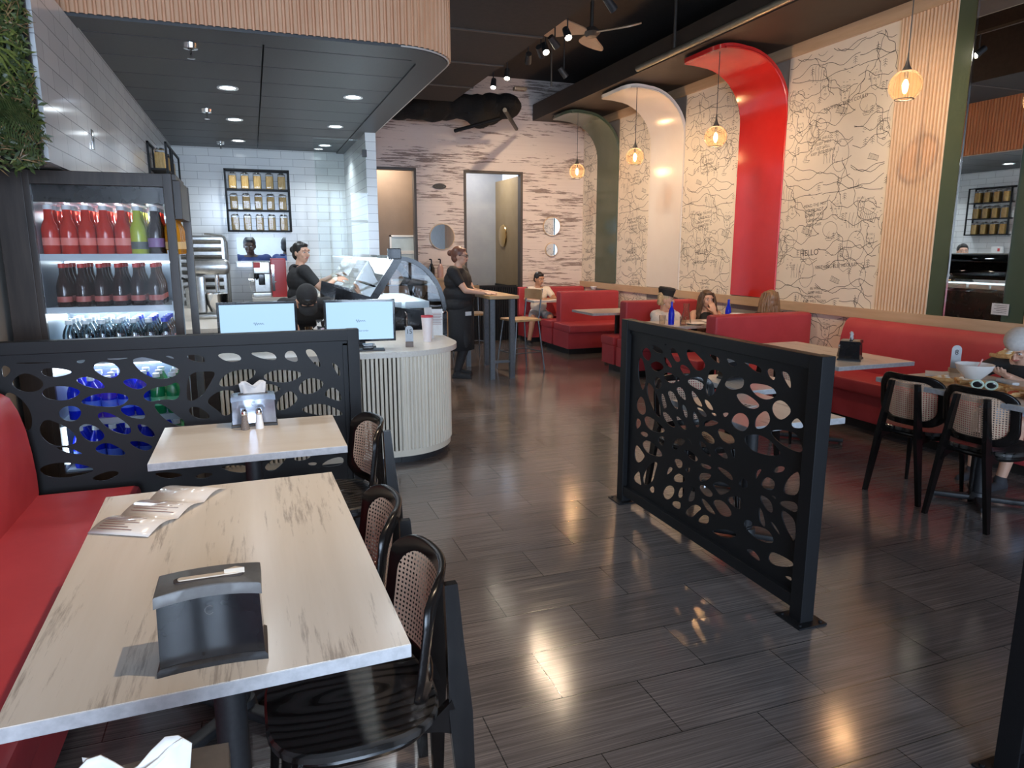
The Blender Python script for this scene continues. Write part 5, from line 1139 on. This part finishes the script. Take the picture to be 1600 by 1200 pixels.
CHEESE = m_speck('melted_cheese', (.75, .45, .14), (.85, .68, .38), 60, .35); CRUST = m_speck('baked_crust', (.45, .22, .07), (.62, .36, .14), 50, .7); SAUCE = mat('tomato_sauce', (.5, .06, .02), .3)
def pizza_slice(loc, rz, label, L=.2, w=.16):
    t = thing('pizza_slice', label, 'pizza', loc, rz)
    b = B(); b.prism(chaikin([(-w/2, 0), (w/2, 0), (.01, L), (-.01, L)], 1), 0, .012); b.obj('dough', CRUST, t)
    b = B(); b.prism(chaikin([(-w/2+.012, .015), (w/2-.012, .015), (.006, L-.012), (-.006, L-.012)], 1), .012, .017); b.obj('cheese', CHEESE, t)
    b = B(); b.tube([(-w/2, .0, .01), (0, -.012, .012), (w/2, 0, .01)], .014, 8); b.obj('crust_rim', CRUST, t)
    b = B()
    for i in range(4): b.ell((rl.uniform(-w*.2, w*.2), .04+i*.03, .018), (.018-.002*i, .014, .005), u=10, v=6)
    b.obj('topping', SAUCE if rz > 1 else mat('mozzarella', (.85, .8, .68), .4), t); return t
t = thing('serving_board', 'wooden serving board under the left pizza slices', 'board', (4.18, 3.2, .75), R(20)); B().bb(-.16, .16, -.14, .14, 0, .012, bev=.005).obj('board', TW_, t)
t = thing('serving_board', 'wooden serving board at the right edge of the pizza table', 'board', (4.26, 2.86, .75), R(10)); B().bb(-.17, .17, -.15, .15, 0, .012, bev=.005).obj('board', TW_, t)
pizza_slice((4.10, 3.24, .762), R(-60), 'pizza slice with white cheese at the left end of the pizza table'); pizza_slice((4.2, 3.1, .762), R(-20), 'pizza slice in the middle of the left board, below the white bowl', .17); pizza_slice((4.25, 2.94, .762), R(70), 'pizza slice with red sauce on the right board', .17)
pizza_slice((4.18, 2.78, .762), R(100), 'pizza slice nearest the ketchup bottle', .15)
t = thing('sunglasses', 'white and green framed sunglasses lying beside the pizza', 'sunglasses', (4.08, 2.93, .765), R(-50)); b = B()
for s in (-1, 1): b.tube([(s*.035+.03*math.cos(R(a)), -.0, .03+.024*math.sin(R(a))) for a in range(0, 360, 24)], .006, 6, closed=True)
b.tube([(-.065, 0, .035), (-.07, .06, .03), (-.065, .11, .01)], .004, 6); b.tube([(.065, 0, .035), (.07, .06, .03), (.065, .11, .01)], .004, 6); b.obj('frame', mat('mint_plastic', (.6, .75, .62), .4), t)
b = B(); 
for s in (-1, 1): b.ell((s*.035, 0, .03), (.028, .003, .022))
b.obj('lens', BLK, t)
t = thing('ketchup_bottle', 'red ketchup bottle with white label at the right edge of the photo', 'bottle', (4.1, 2.66, .75)); B().lathe([(.001, 0), (.03, 0), (.034, .01), (.034, .1), (.02, .13), (.015, .15), (.001, .15)]).obj('body', mat('ketchup_red', (.5, .03, .02), .25), t); B().lathe([(.035, .03), (.035, .085)]).obj('label', PAPER, t); B().lathe([(.018, .15), (.018, .175), (.001, .178)]).obj('cap', WHITE, t)
t = thing('folded_napkin', 'rolled white napkin right of the white bowl', 'napkin', (4.48, 3.07, .75), R(-20)); B().box((0, 0, .012), (.05, .16, .022), bev=.009).obj('napkin', PAPER, t)
t = thing('menu', 'white menu sheets lying left of the white bowl', 'menu', (4.36, 3.47, .75), R(-50)); B().box((0, 0, .005), (.14, .2, .008)).obj('sheet', PAPER, t)
t = thing('phone', 'black mobile phone lying between the pizza boards', 'phone', (4.36, 3.02, .75), R(-30)); B().box((0, 0, .005), (.07, .14, .009), bev=.003).obj('body', BLK, t)
for u, v, z0, L in ((2.45, 3.15, .75, 'printed menu lying on the small table behind the screen'),):
    t = thing('menu', L, 'menu', (u, v, z0), R(20)); B().box((0, 0, .003), (.14, .2, .004)).obj('sheet', PAPER, t); b = B()
    for i in range(6): b.bb(-.05, .04, -.08+i*.025, -.072+i*.025, .005, .006)
    b.obj('print', INK, t)
# ================================================================ PEOPLE
V = Vector
def ik(s, w, l1, l2, hint):
    s = V(s); w = V(w); d = w-s; L = min(d.length, (l1+l2)*.995); d.normalize(); a = (l1*l1-l2*l2+L*L)/(2*L); h = math.sqrt(max(l1*l1-a*a, 0)); q = V(hint)-d*V(hint).dot(d); q.normalize()
    return s+d*a+q*h, s+d*L
def blobobj(b, name, m, parent, vox, it=3):
    o = b.obj(name, m, parent, sharp=0); md = o.modifiers.new('fuse', 'REMESH'); md.mode = 'VOXEL'; md.voxel_size = vox; md.use_smooth_shade = True
    sm = o.modifiers.new('soft', 'SMOOTH'); sm.iterations = it; sm.factor = .5; return o
def skinm(n, c): return m_speck(n, c, tuple(min(1, k*1.08) for k in c), 25, .45)
SK = skinm('light_skin', (.62, .36, .25)); SKT = skinm('tan_skin', (.45, .23, .14)); SKD = skinm('dark_skin', (.07, .035, .02))
EYEW = mat('eye_white', (.7, .68, .65), .2); IRIS = mat('dark_iris', (.03, .02, .015), .15); LIP = mat('lip', (.42, .12, .1), .4); LIPD = mat('dark_lip', (.12, .05, .04), .4)
def cloth(n, c): return m_speck(n, c, tuple(k*1.15+.003 for k in c), 50, .8)
BLKC = cloth('black_cotton', (.016, .015, .016)); NAVY = cloth('navy_cotton', (.02, .035, .12)); WHC = cloth('white_cotton', (.68, .64, .6)); CREAM = cloth('cream_tee', (.7, .6, .5)); GRS = cloth('grey_shorts', (.3, .29, .28)); LBS = cloth('pale_blue_shorts', (.4, .48, .6))
def human(label, loc, rz, sk, pose, hair, top, bottom, scale=1, fat=1, sleeve=.55, legs_bare=False, long_sleeve=False, yaw=0, pitch=0, roll=0, hair_len=0, hair_arc=2.25, hair_tie=False, extra=None, neck_open=.0, shoes=None, hips=None, lean=0, twist=0, hints=None, hand_dir=None, wrists=None, ankles=None, shorts=.45, face=True):
    """joints in a local frame: x to the person's left when facing -y ... here the person faces +y, x is the right hand side"""
    t = thing('person', label, 'person', loc, rz); t.scale = (scale,)*3
    sit = pose == 'sit'; hz = .50 if sit else .90
    hip = V((0, 0, hz)); sp = Matrix.Rotation(-R(lean), 3, 'X') @ Matrix.Rotation(0, 3, 'Z'); tw = Matrix.Rotation(R(twist), 3, 'Z')
    def T(x, y, z): return hip+sp @ tw @ V((x, y, z))     # torso space, z up from hip
    sh = [T(s*.165*(1+(fat-1)*.5), 0, .44) for s in (-1, 1)]; nk = T(0, .005, .50); hc = T(0, .03, .635)
    Hm = (Matrix.Rotation(-R(lean), 3, 'X')*1 if False else Matrix.Identity(3))
    Rh = Matrix.Rotation(R(yaw), 3, 'Z') @ Matrix.Rotation(-R(pitch), 3, 'X') @ Matrix.Rotation(R(roll), 3, 'Y')
    def Hd(x, y, z): return hc+Rh @ V((x, y, z))
    rot = sp @ tw
    # limbs
    wr = []; el = []
    for i, s in enumerate((-1, 1)):
        w = (wrists or [None, None])[i] or ((s*.24, .06, hz-.1) if not sit else (s*.14, .3, .62))
        h = (hints or [None, None])[i] or (s*.5, -.5, -.7)
        e, w2 = ik(sh[i], w, .275, .245, h); el.append(e); wr.append(w2)
    kn = []; an = []
    for i, s in enumerate((-1, 1)):
        hj = hip+V((s*.09, 0, 0)); a = (ankles or [None, None])[i] or ((s*.1, 0, .08) if not sit else (s*.11, .42, .08))
        k, a2 = ik(hj, a, .43, .42, (s*.15, 1, .6 if sit else .1)); kn.append(k); an.append(a2)
    b = B(); f = fat
    def E(c, r): b.ell(c, r, rot=rot)
    E(T(0, 0, .33), (.155*f, .105*f, .16)); E(T(0, .01*f, .17), (.14*f, .105*f**1.4, .13)); E(T(0, 0, .04), (.16*f, .115*f, .11)); 
    for i, s in enumerate((-1, 1)):
        b.cap(T(0, 0, .46), sh[i], .055, .052); b.cap(sh[i], el[i], .048*f**.6, .038); b.cap(el[i], wr[i], .037, .024)
        b.cap(hip+V((s*.085, 0, 0)), kn[i], .085*f**.6, .055); b.cap(kn[i], an[i], .053, .034); 
        mid = kn[i].lerp(an[i], .3)+V((0, -.012, 0)); b.ell(mid, (.05, .055, .09))
        ft = an[i]+V((0, .13, -.05)) ; b.cap(an[i]+V((0, -.02, -.04)), ft, .036, .026)
    b.cap(T(0, 0, .44), hc+Rh @ V((0, -.012, -.07)), .052, .05)
    b.ell(Hd(0, -.008, .02), (.074, .094, .096), rot=Rh); b.ell(Hd(0, .022, -.05), (.054, .062, .062), rot=Rh); b.ell(Hd(0, .05, -.09), (.022, .02, .02), rot=Rh)
    b.cap(Hd(0, .086, .012), Hd(0, .103, -.022), .008, .0125); b.ell(Hd(-.009, .096, -.026), .008); b.ell(Hd(.009, .096, -.026), .008)
    b.cap(Hd(-.042, .078, .032), Hd(.042, .078, .032), .012, .012)
    for s in (-1, 1):
        b.ell(Hd(s*.075, -.006, -.008), (.008, .018, .03), rot=Rh); b.ell(Hd(s*.036, .066, -.025), (.022, .018, .02), rot=Rh)
        # cheek
    b.ell(Hd(0, .083, -.055), (.024, .012, .012), rot=Rh)
    # hands: palm, four unequal fingers, thumb
    for i, s in enumerate((-1, 1)):
        d = (wr[i]-el[i]).normalized(); hd = (hand_dir or [None, None])[i]
        if hd: d = V(hd[0]).normalized()
        nrm = V(hd[1]).normalized() if hd else V((0, 0, -1))        # palm normal
        nrm = (nrm-d*nrm.dot(d)).normalized(); sd = d.cross(nrm)*s*-1   # thumb side
        curl = hd[2] if hd else .35
        pc = wr[i]+d*.045; b.ell(pc, (.012, .012, .012)); M3 = Matrix((sd, d, nrm)).transposed(); b.ell(pc, (.038, .052, .016), rot=M3)
        for q, (o, L) in enumerate(((.028, .07), (.010, .078), (-.010, .072), (-.027, .056))):
            p0 = wr[i]+d*.082+sd*o*1.05; d1 = (d*math.cos(curl*.6)+nrm*math.sin(curl*.6)+sd*(o*2)).normalized(); d2 = (d*math.cos(curl*1.6)+nrm*math.sin(curl*1.6)+sd*(o*1.5)).normalized()
            p1 = p0+d1*L*.5; p2 = p1+d2*L*.5; b.cap(wr[i]+d*.05+sd*o, p0, .0095, .0088); b.cap(p0, p1, .0088, .008); b.cap(p1, p2, .008, .0065)
        p0 = wr[i]+d*.02+sd*.025; p1 = wr[i]+d*.055+sd*.052+nrm*.008; p2 = p1+(d*.8+sd*.3+nrm*.3*curl).normalized()*.033; b.cap(p0, p1, .013, .01); b.cap(p1, p2, .01, .0075)
    blobobj(b, 'body', sk, t, .0072, 2)
    if face:
        for s in (-1, 1):
            e = B().ell(Hd(s*.031, .079, .008), (.0135, .008, .0075), rot=Rh).obj('eye', EYEW, t); B().ell(Hd(s*.031, .0855, .008), (.006, .004, .006), rot=Rh).obj('iris', IRIS, e)
            B().tube([Hd(s*.012, .089, .03), Hd(s*.03, .092, .036), Hd(s*.05, .078, .028)], [.0025, .0035, .002], 6).obj('eyebrow', hair, t)
        B().tube([Hd(-.024, .084, -.054), Hd(-.008, .0965, -.05), Hd(.008, .0965, -.05), Hd(.024, .084, -.054)], [.002, .006, .006, .002], 8).obj('mouth', LIPD if sk is SKD else LIP, t)
    # clothes
    def puff(g): 
        b = B()
        b.ell(T(0, 0, .33), (.155*f+g, .105*f+g, .16+g*.5), rot=rot); b.ell(T(0, .01*f, .17), (.145*f+g, .11*f**1.4+g, .14), rot=rot); b.ell(T(0, 0, .04), (.16*f+g, .115*f+g, .11), rot=rot)
        return b
    b = puff(.014); sl = 1 if long_sleeve else sleeve
    for i, s in enumerate((-1, 1)):
        if sleeve > 0: b.cap(T(s*.06, 0, .445), sh[i], .058, .068); e = sh[i].lerp(el[i], min(1, sl)); b.cap(sh[i], e, .066*f**.6, .058)
        if long_sleeve: b.cap(el[i], wr[i].lerp(el[i], .1), .05, .036)
    blobobj(b, 'shirt', top, t, .010, 3)
    if sleeve > 0 and not neck_open:
        b = B(); b.tube([T(.062*math.cos(a), .0+.06*math.sin(a), .475+.012*math.cos(a)**2-.02*math.sin(a)) for a in [2*PI*i/16 for i in range(16)]], .012, 8, closed=True); b.obj('collar', top, t)
    b = B(); b.ell(T(0, 0, .03), (.16*f+.016, .115*f+.016, .12), rot=rot)
    for i, s in enumerate((-1, 1)):
        hj = hip+V((s*.085, 0, 0))
        if legs_bare: b.cap(hj, hj.lerp(kn[i], shorts*2 if shorts < .5 else shorts), .098*f**.6, .088)
        else: b.cap(hj, kn[i], .098*f**.6, .07); b.cap(kn[i], an[i]+V((0, 0, .03)), .068, .052)
    blobobj(b, 'shorts' if legs_bare else 'trousers', bottom, t, .012, 3)
    for i in (0, 1):
        b = B(); a = an[i]; b.cap(a+V((0, -.03, -.045)), a+V((0, .15, -.052)), .041, .034); b.cap(a+V((0, 0, -.0)), a+V((0, -.01, -.04)), .044, .042); b.box(a+V((0, .055, -.073)), (.08, .26, .014), bev=.006); blobobj(b, 'shoe', shoes or BLKC, t, .009, 2)
    # hair
    b = B(); b.ell(Hd(0, -.02, .034), (.083, .096, .094), rot=Rh); b.ell(Hd(0, -.05, -.02), (.072, .06, .07), rot=Rh); b.ell(Hd(0, .045, .085), (.055, .035, .022), rot=Rh)
    if hair_tie: b.ell(Hd(0, -.13, .03), (.035, .035, .04), rot=Rh)
    blobobj(b, 'hair', hair, t, .009, 2)
    if hair_len:
        b = B(); rr = random.Random(int(abs(loc[0]*100)))
        for i in range(90):
            a = rr.uniform(-1, 1)*hair_arc; r0 = .088; st = Hd(r0*math.sin(a)*.9, -.0-r0*math.cos(a)*.95, .03+rr.uniform(-.01, .07)*(1 if abs(a) < 1.9 else .8)); P = [st]
            k = 7; ex = 1+rr.uniform(.0, .55)
            for j in range(1, k+1):
                u = j/k; w = math.sin(u*8+i)*.008; P.append(V((st.x+math.sin(a)*.045*ex*u**.6+w, st.y-(.015*math.cos(a))*u+w, st.z-hair_len*u*(1-.12*abs(math.sin(i))))))
            b.tube(P, [.009]+[.012]*(k-2)+[.008, .003], 6)
        b.obj('long_hair', hair, t, sharp=60)
    if extra: extra(t, T, Hd, Rh, sh, el, wr, rot)
    return t
def hairm(n, c): return m_wood(n, c, tuple(k*1.7 for k in c), (80, 80, 6), .4)
HBLK = hairm('black_hair', (.01, .008, .007)); HBRN = hairm('brown_hair', (.07, .04, .022)); HRED = hairm('auburn_hair', (.14, .06, .04)); HBLO = hairm('blonde_hair', (.42, .3, .16)); HLT = hairm('light_brown_hair', (.16, .09, .045))
def glasses(t, Hd, Rh):
    b = B()
    for s in (-1, 1):
        b.tube([Hd(s*.033+.021*math.cos(a), .1-.006*abs(math.cos(a)), .006+.017*math.sin(a)) for a in [2*PI*i/14 for i in range(14)]], .0028, 6, closed=True); b.tube([Hd(s*.055, .095, .008), Hd(s*.078, .05, .01), Hd(s*.08, -.01, .005)], .0024, 6)
    b.tube([Hd(-.012, .1, .008), Hd(.012, .1, .008)], .0026, 6); b.obj('glasses', BLK, t)
def badge(t, T, rot, x, z, m, n='badge', s=(.05, .004, .02), y=.125): B().box(T(x, y, z), s, rot=tuple(rot.to_euler())).obj(n, m, t)
# 1 standing worker beside the tall table
def ex1(t, T, Hd, Rh, sh, el, wr, rot):
    glasses(t, Hd, Rh); b = B()
    prof = []
    for z, rx, ry in ((.98, .2, .175), (.85, .235, .2), (.6, .235, .2), (.36, .24, .2)): prof.append([b.b.verts.new((rx*math.sin(R(a)), ry*math.cos(R(a)), z)) for a in range(-118, 119, 12)])
    for A, D in zip(prof, prof[1:]):
        for j in range(len(A)-1): b.b.faces.new((A[j], A[j+1], D[j+1], D[j]))
    o = b.obj('apron', BLKC, t); md = o.modifiers.new('s', 'SOLIDIFY'); md.thickness = .006
    B().box((.15, .175, .83), (.09, .005, .05), rot=(0, 0, -.7)).obj('note', PAPER, t); badge(t, T, rot, .08, .36, GOLD, s=(.03, .006, .012), y=.15)
human('standing woman in black polo, apron and glasses leaning her hands on the tall table', (2.38, 8.52, 0), R(-122), SK, 'stand', HRED, BLKC, BLKC, scale=.98, fat=1.5, yaw=2, pitch=4, hair_tie=True, extra=ex1, wrists=[(-.08, .34, 1.085), (.12, .38, 1.085)], hand_dir=[((.3, 1, -.05), (0, 0, -1), .1), ((-.1, 1, -.05), (0, 0, -1), .1)], hints=[(-.6, -.5, -.7), (.7, -.5, -.7)], ankles=[(-.12, -.04, .08), (.12, .02, .08)])
# 2 worker looking back in the kitchen
def ex2(t, T, Hd, Rh, sh, el, wr, rot):
    B().tube([T(-.05, .10, .46), T(-.02, .13, .36), T(.02, .13, .36), T(.05, .10, .46)], .004, 6).obj('lanyard', GREY, t); badge(t, T, rot, .03, .38, GOLD, s=(.012, .005, .03))
    for i in (0, 1):
        b = B(); d = (wr[i]-el[i]).normalized(); b.cap(wr[i]-d*.02, wr[i]+d*.005, .031, .03); blobobj(b, 'glove_cuff', mat('clear_glove', (.7, .62, .52), .4), t, .008, 1)
human('woman in black polo behind the counter turning her head to look at the camera', (.49, 8.33, 0), R(-78), SK, 'stand', HBLK, BLKC, BLKC, scale=1.01, fat=1.22, yaw=-62, pitch=2, hair_tie=True, extra=ex2, wrists=[(-.08, .42, 1.28), (.12, .36, 1.24)], hand_dir=[((.1, 1, .25), (.3, 0, -1), .5), ((-.1, 1, .15), (-.6, 0, -1), .3)], hints=[(-.4, -.4, -.9), (.6, -.4, -.8)])
# 3 bending worker
def ex3(t, T, Hd, Rh, sh, el, wr, rot):
    b = B(); b.ell(Hd(0, -.015, .045), (.092, .105, .09), rot=Rh); b.ell(Hd(0, -.07, -.0), (.08, .06, .06), rot=Rh); blobobj(b, 'cap', BLKC, t, .009, 2)
    b = B(); P = [(-.08, .06), (-.075, .14), (-.03, .185), (.03, .185), (.075, .14), (.08, .06)]
    b.b.faces.new([b.b.verts.new(Hd(x, y, .052-abs(x)*.25)) for x, y in P]); o = b.obj('cap_brim', BLKC, t); md = o.modifiers.new('s', 'SOLIDIFY'); md.thickness = .005
human('woman in black shirt and cap bending low over the counter between the monitors', (.42, 6.9, 0), R(180), SKT, 'stand', HBLK, BLKC, BLKC, scale=1.0, fat=1.2, lean=62, pitch=58, extra=ex3, wrists=[(-.1, .72, .98), (.13, .62, .98)], hand_dir=[((.2, 1, -.5), (0, 0, -1), .6), ((-.2, 1, -.6), (0, 0, -1), .6)], hints=[(-.8, .1, -.2), (.8, .1, -.2)])
# 4, 5 men behind the hatch
human('man in navy shirt facing the camera, looking down behind the kitchen hatch', (.02, 11.3, 0), R(165), SKD, 'stand', HBLK, NAVY, BLKC, scale=1.08, fat=1.35, yaw=8, pitch=14, lean=12)
human('man in navy shirt turned away behind the kitchen hatch', (.37, 11.1, 0), R(-60), SKD, 'stand', HBLK, NAVY, BLKC, scale=1.08, fat=1.3, yaw=10, pitch=5, lean=12)
# 6 boy
human('boy in cream t-shirt and grey shorts eating at the booth by the back wall', (4.64, 11.42, -.03), R(172), SKT, 'sit', HBLK, CREAM, GRS, scale=.98, fat=.95, yaw=25, pitch=16, legs_bare=True, shorts=.4, wrists=[(-.06, .36, .80), (.1, .37, .80)], hand_dir=[((.5, 1, .1), (.6, 0, -.6), .8), ((-.6, 1, .1), (-.6, 0, -.6), .8)], ankles=[(-.02, .4, .08), (.28, .46, .08)], hints=[(-1, -.2, -.4), (1, -.2, -.4)])
# 7 woman with captain hat
def ex7(t, T, Hd, Rh, sh, el, wr, rot):
    b = B(); M = Matrix.Translation(Hd(0, -.005, .07)) @ Rh.to_4x4() @ Matrix.Rotation(-.08, 4, 'X'); b.lathe([(.001, .085), (.1, .085), (.112, .06), (.1, .02), (.094, -.012), (.09, -.012)], m=M, n=24); b.obj('captain_hat', BLKC, t)
    b = B(); b.b.faces.new([b.b.verts.new(M @ V((.1*math.sin(R(a)), .09*math.cos(R(a))+k, -.008-k*.35))) for a, k in [(-60, 0), (-40, .03), (-15, .052), (15, .052), (40, .03), (60, 0)]]); o = b.obj('hat_peak', BLK, t); md = o.modifiers.new('s', 'SOLIDIFY'); md.thickness = .004
    b = B(); b.ell(M @ V((0, .108, .04)), (.012, .006, .01)); b.obj('hat_badge', CHROME, t)
    b = puffb(T, .024, rot); blobobj(b, 'vest', BLKC, t, .011, 2)
    b = B()
    for s, i in ((-1, 0), (1, 1)): b.ell(sh[i]+(el[i]-sh[i])*.35, (.085, .085, .11)); b.cap(T(0, .09, .3), T(s*.09, .05, .47), .035, .03); b.cap(T(s*.05, -.05, .46), sh[i], .05, .05)
    blobobj(b, 'white_blouse', WHC, t, .01, 2); b = B(); b.ell(Hd(-.08, -.0, -.055), (.008, .008, .012)); b.ell(Hd(.08, -.0, -.055), (.008, .008, .012)); b.obj('earring', CHROME, t)
def puffb(T, g, rot): b = B(); b.ell(T(0, -.015, .27), (.14+g, .095+g, .15), rot=rot); b.ell(T(0, 0, .12), (.13+g, .1+g, .12), rot=rot); return b
human('blonde woman in a black captain hat and white blouse seated at the booth table', (4.72, 7.52, -.10), R(196), SK, 'sit', HBLO, WHC, BLKC, scale=.955, fat=.92, yaw=30, pitch=4, hair_len=.10, hair_arc=1.25, extra=ex7, wrists=[(-.0, .42, .76), (.16, .4, .76)], hand_dir=[((.4, 1, 0), (0, 0, -1), .4), ((-.3, 1, 0), (0, 0, -1), .4)])
# 8 long haired girl with hand at her chin
human('long haired girl in black top resting her chin on her hand at the booth', (5.28, 7.45, -.10), R(158), SK, 'sit', HBRN, BLKC, BLKC, scale=.95, fat=.88, yaw=12, pitch=5, hair_len=.36, sleeve=.0, wrists=[(-.06, .22, .99), (.1, .44, .77)], hand_dir=[((.35, -.3, 1), (0, -1, .2), .7), ((-.4, 1, 0), (0, 0, -1), .4)], hints=[(-.6, .3, -1), (.9, 0, -.4)])
# 9 girl seen from behind
human('girl with long light brown hair seen from behind in the booth', (5.30, 6.30, -.04), R(-8), SK, 'sit', HLT, BLKC, BLKC, scale=.95, fat=.9, yaw=8, pitch=0, hair_len=.42, wrists=[(-.1, .4, .78), (.14, .4, .78)])
# 10 person eating pizza at the right edge
def ex10(t, T, Hd, Rh, sh, el, wr, rot):
    b = B(); b.ell(Hd(0, -.01, .06), (.086, .102, .078), rot=Rh); blobobj(b, 'knit_cap', cloth('pale_grey_knit', (.5, .47, .44)), t, .009, 2)
t = human('person in pale cap and black t-shirt biting pizza at the right edge of the photo', (5.14, 3.31, -.02), R(98), SK, 'sit', HBLK, BLKC, LBS, scale=.94, fat=1.0, lean=30, yaw=14, pitch=44, legs_bare=True, shorts=.4, extra=ex10, wrists=[(-.04, .52, .84), (.2, .46, .82)], hand_dir=[((-.1, 1, .25), (0, -.2, 1), .5), ((-.5, .9, .3), (0, -.2, 1), .5)], hints=[(-1, -.2, -.5), (1, -.2, -.6)], shoes=cloth('black_sneaker', (.03, .03, .035)), ankles=[(-.08, .5, .08), (.16, .42, .08)])
_p = pizza_slice((4.66, 3.26, .885), R(-85), 'pizza slice held up to the mouth by the person in the pale cap', .17, .13); _p.rotation_euler.x = .3
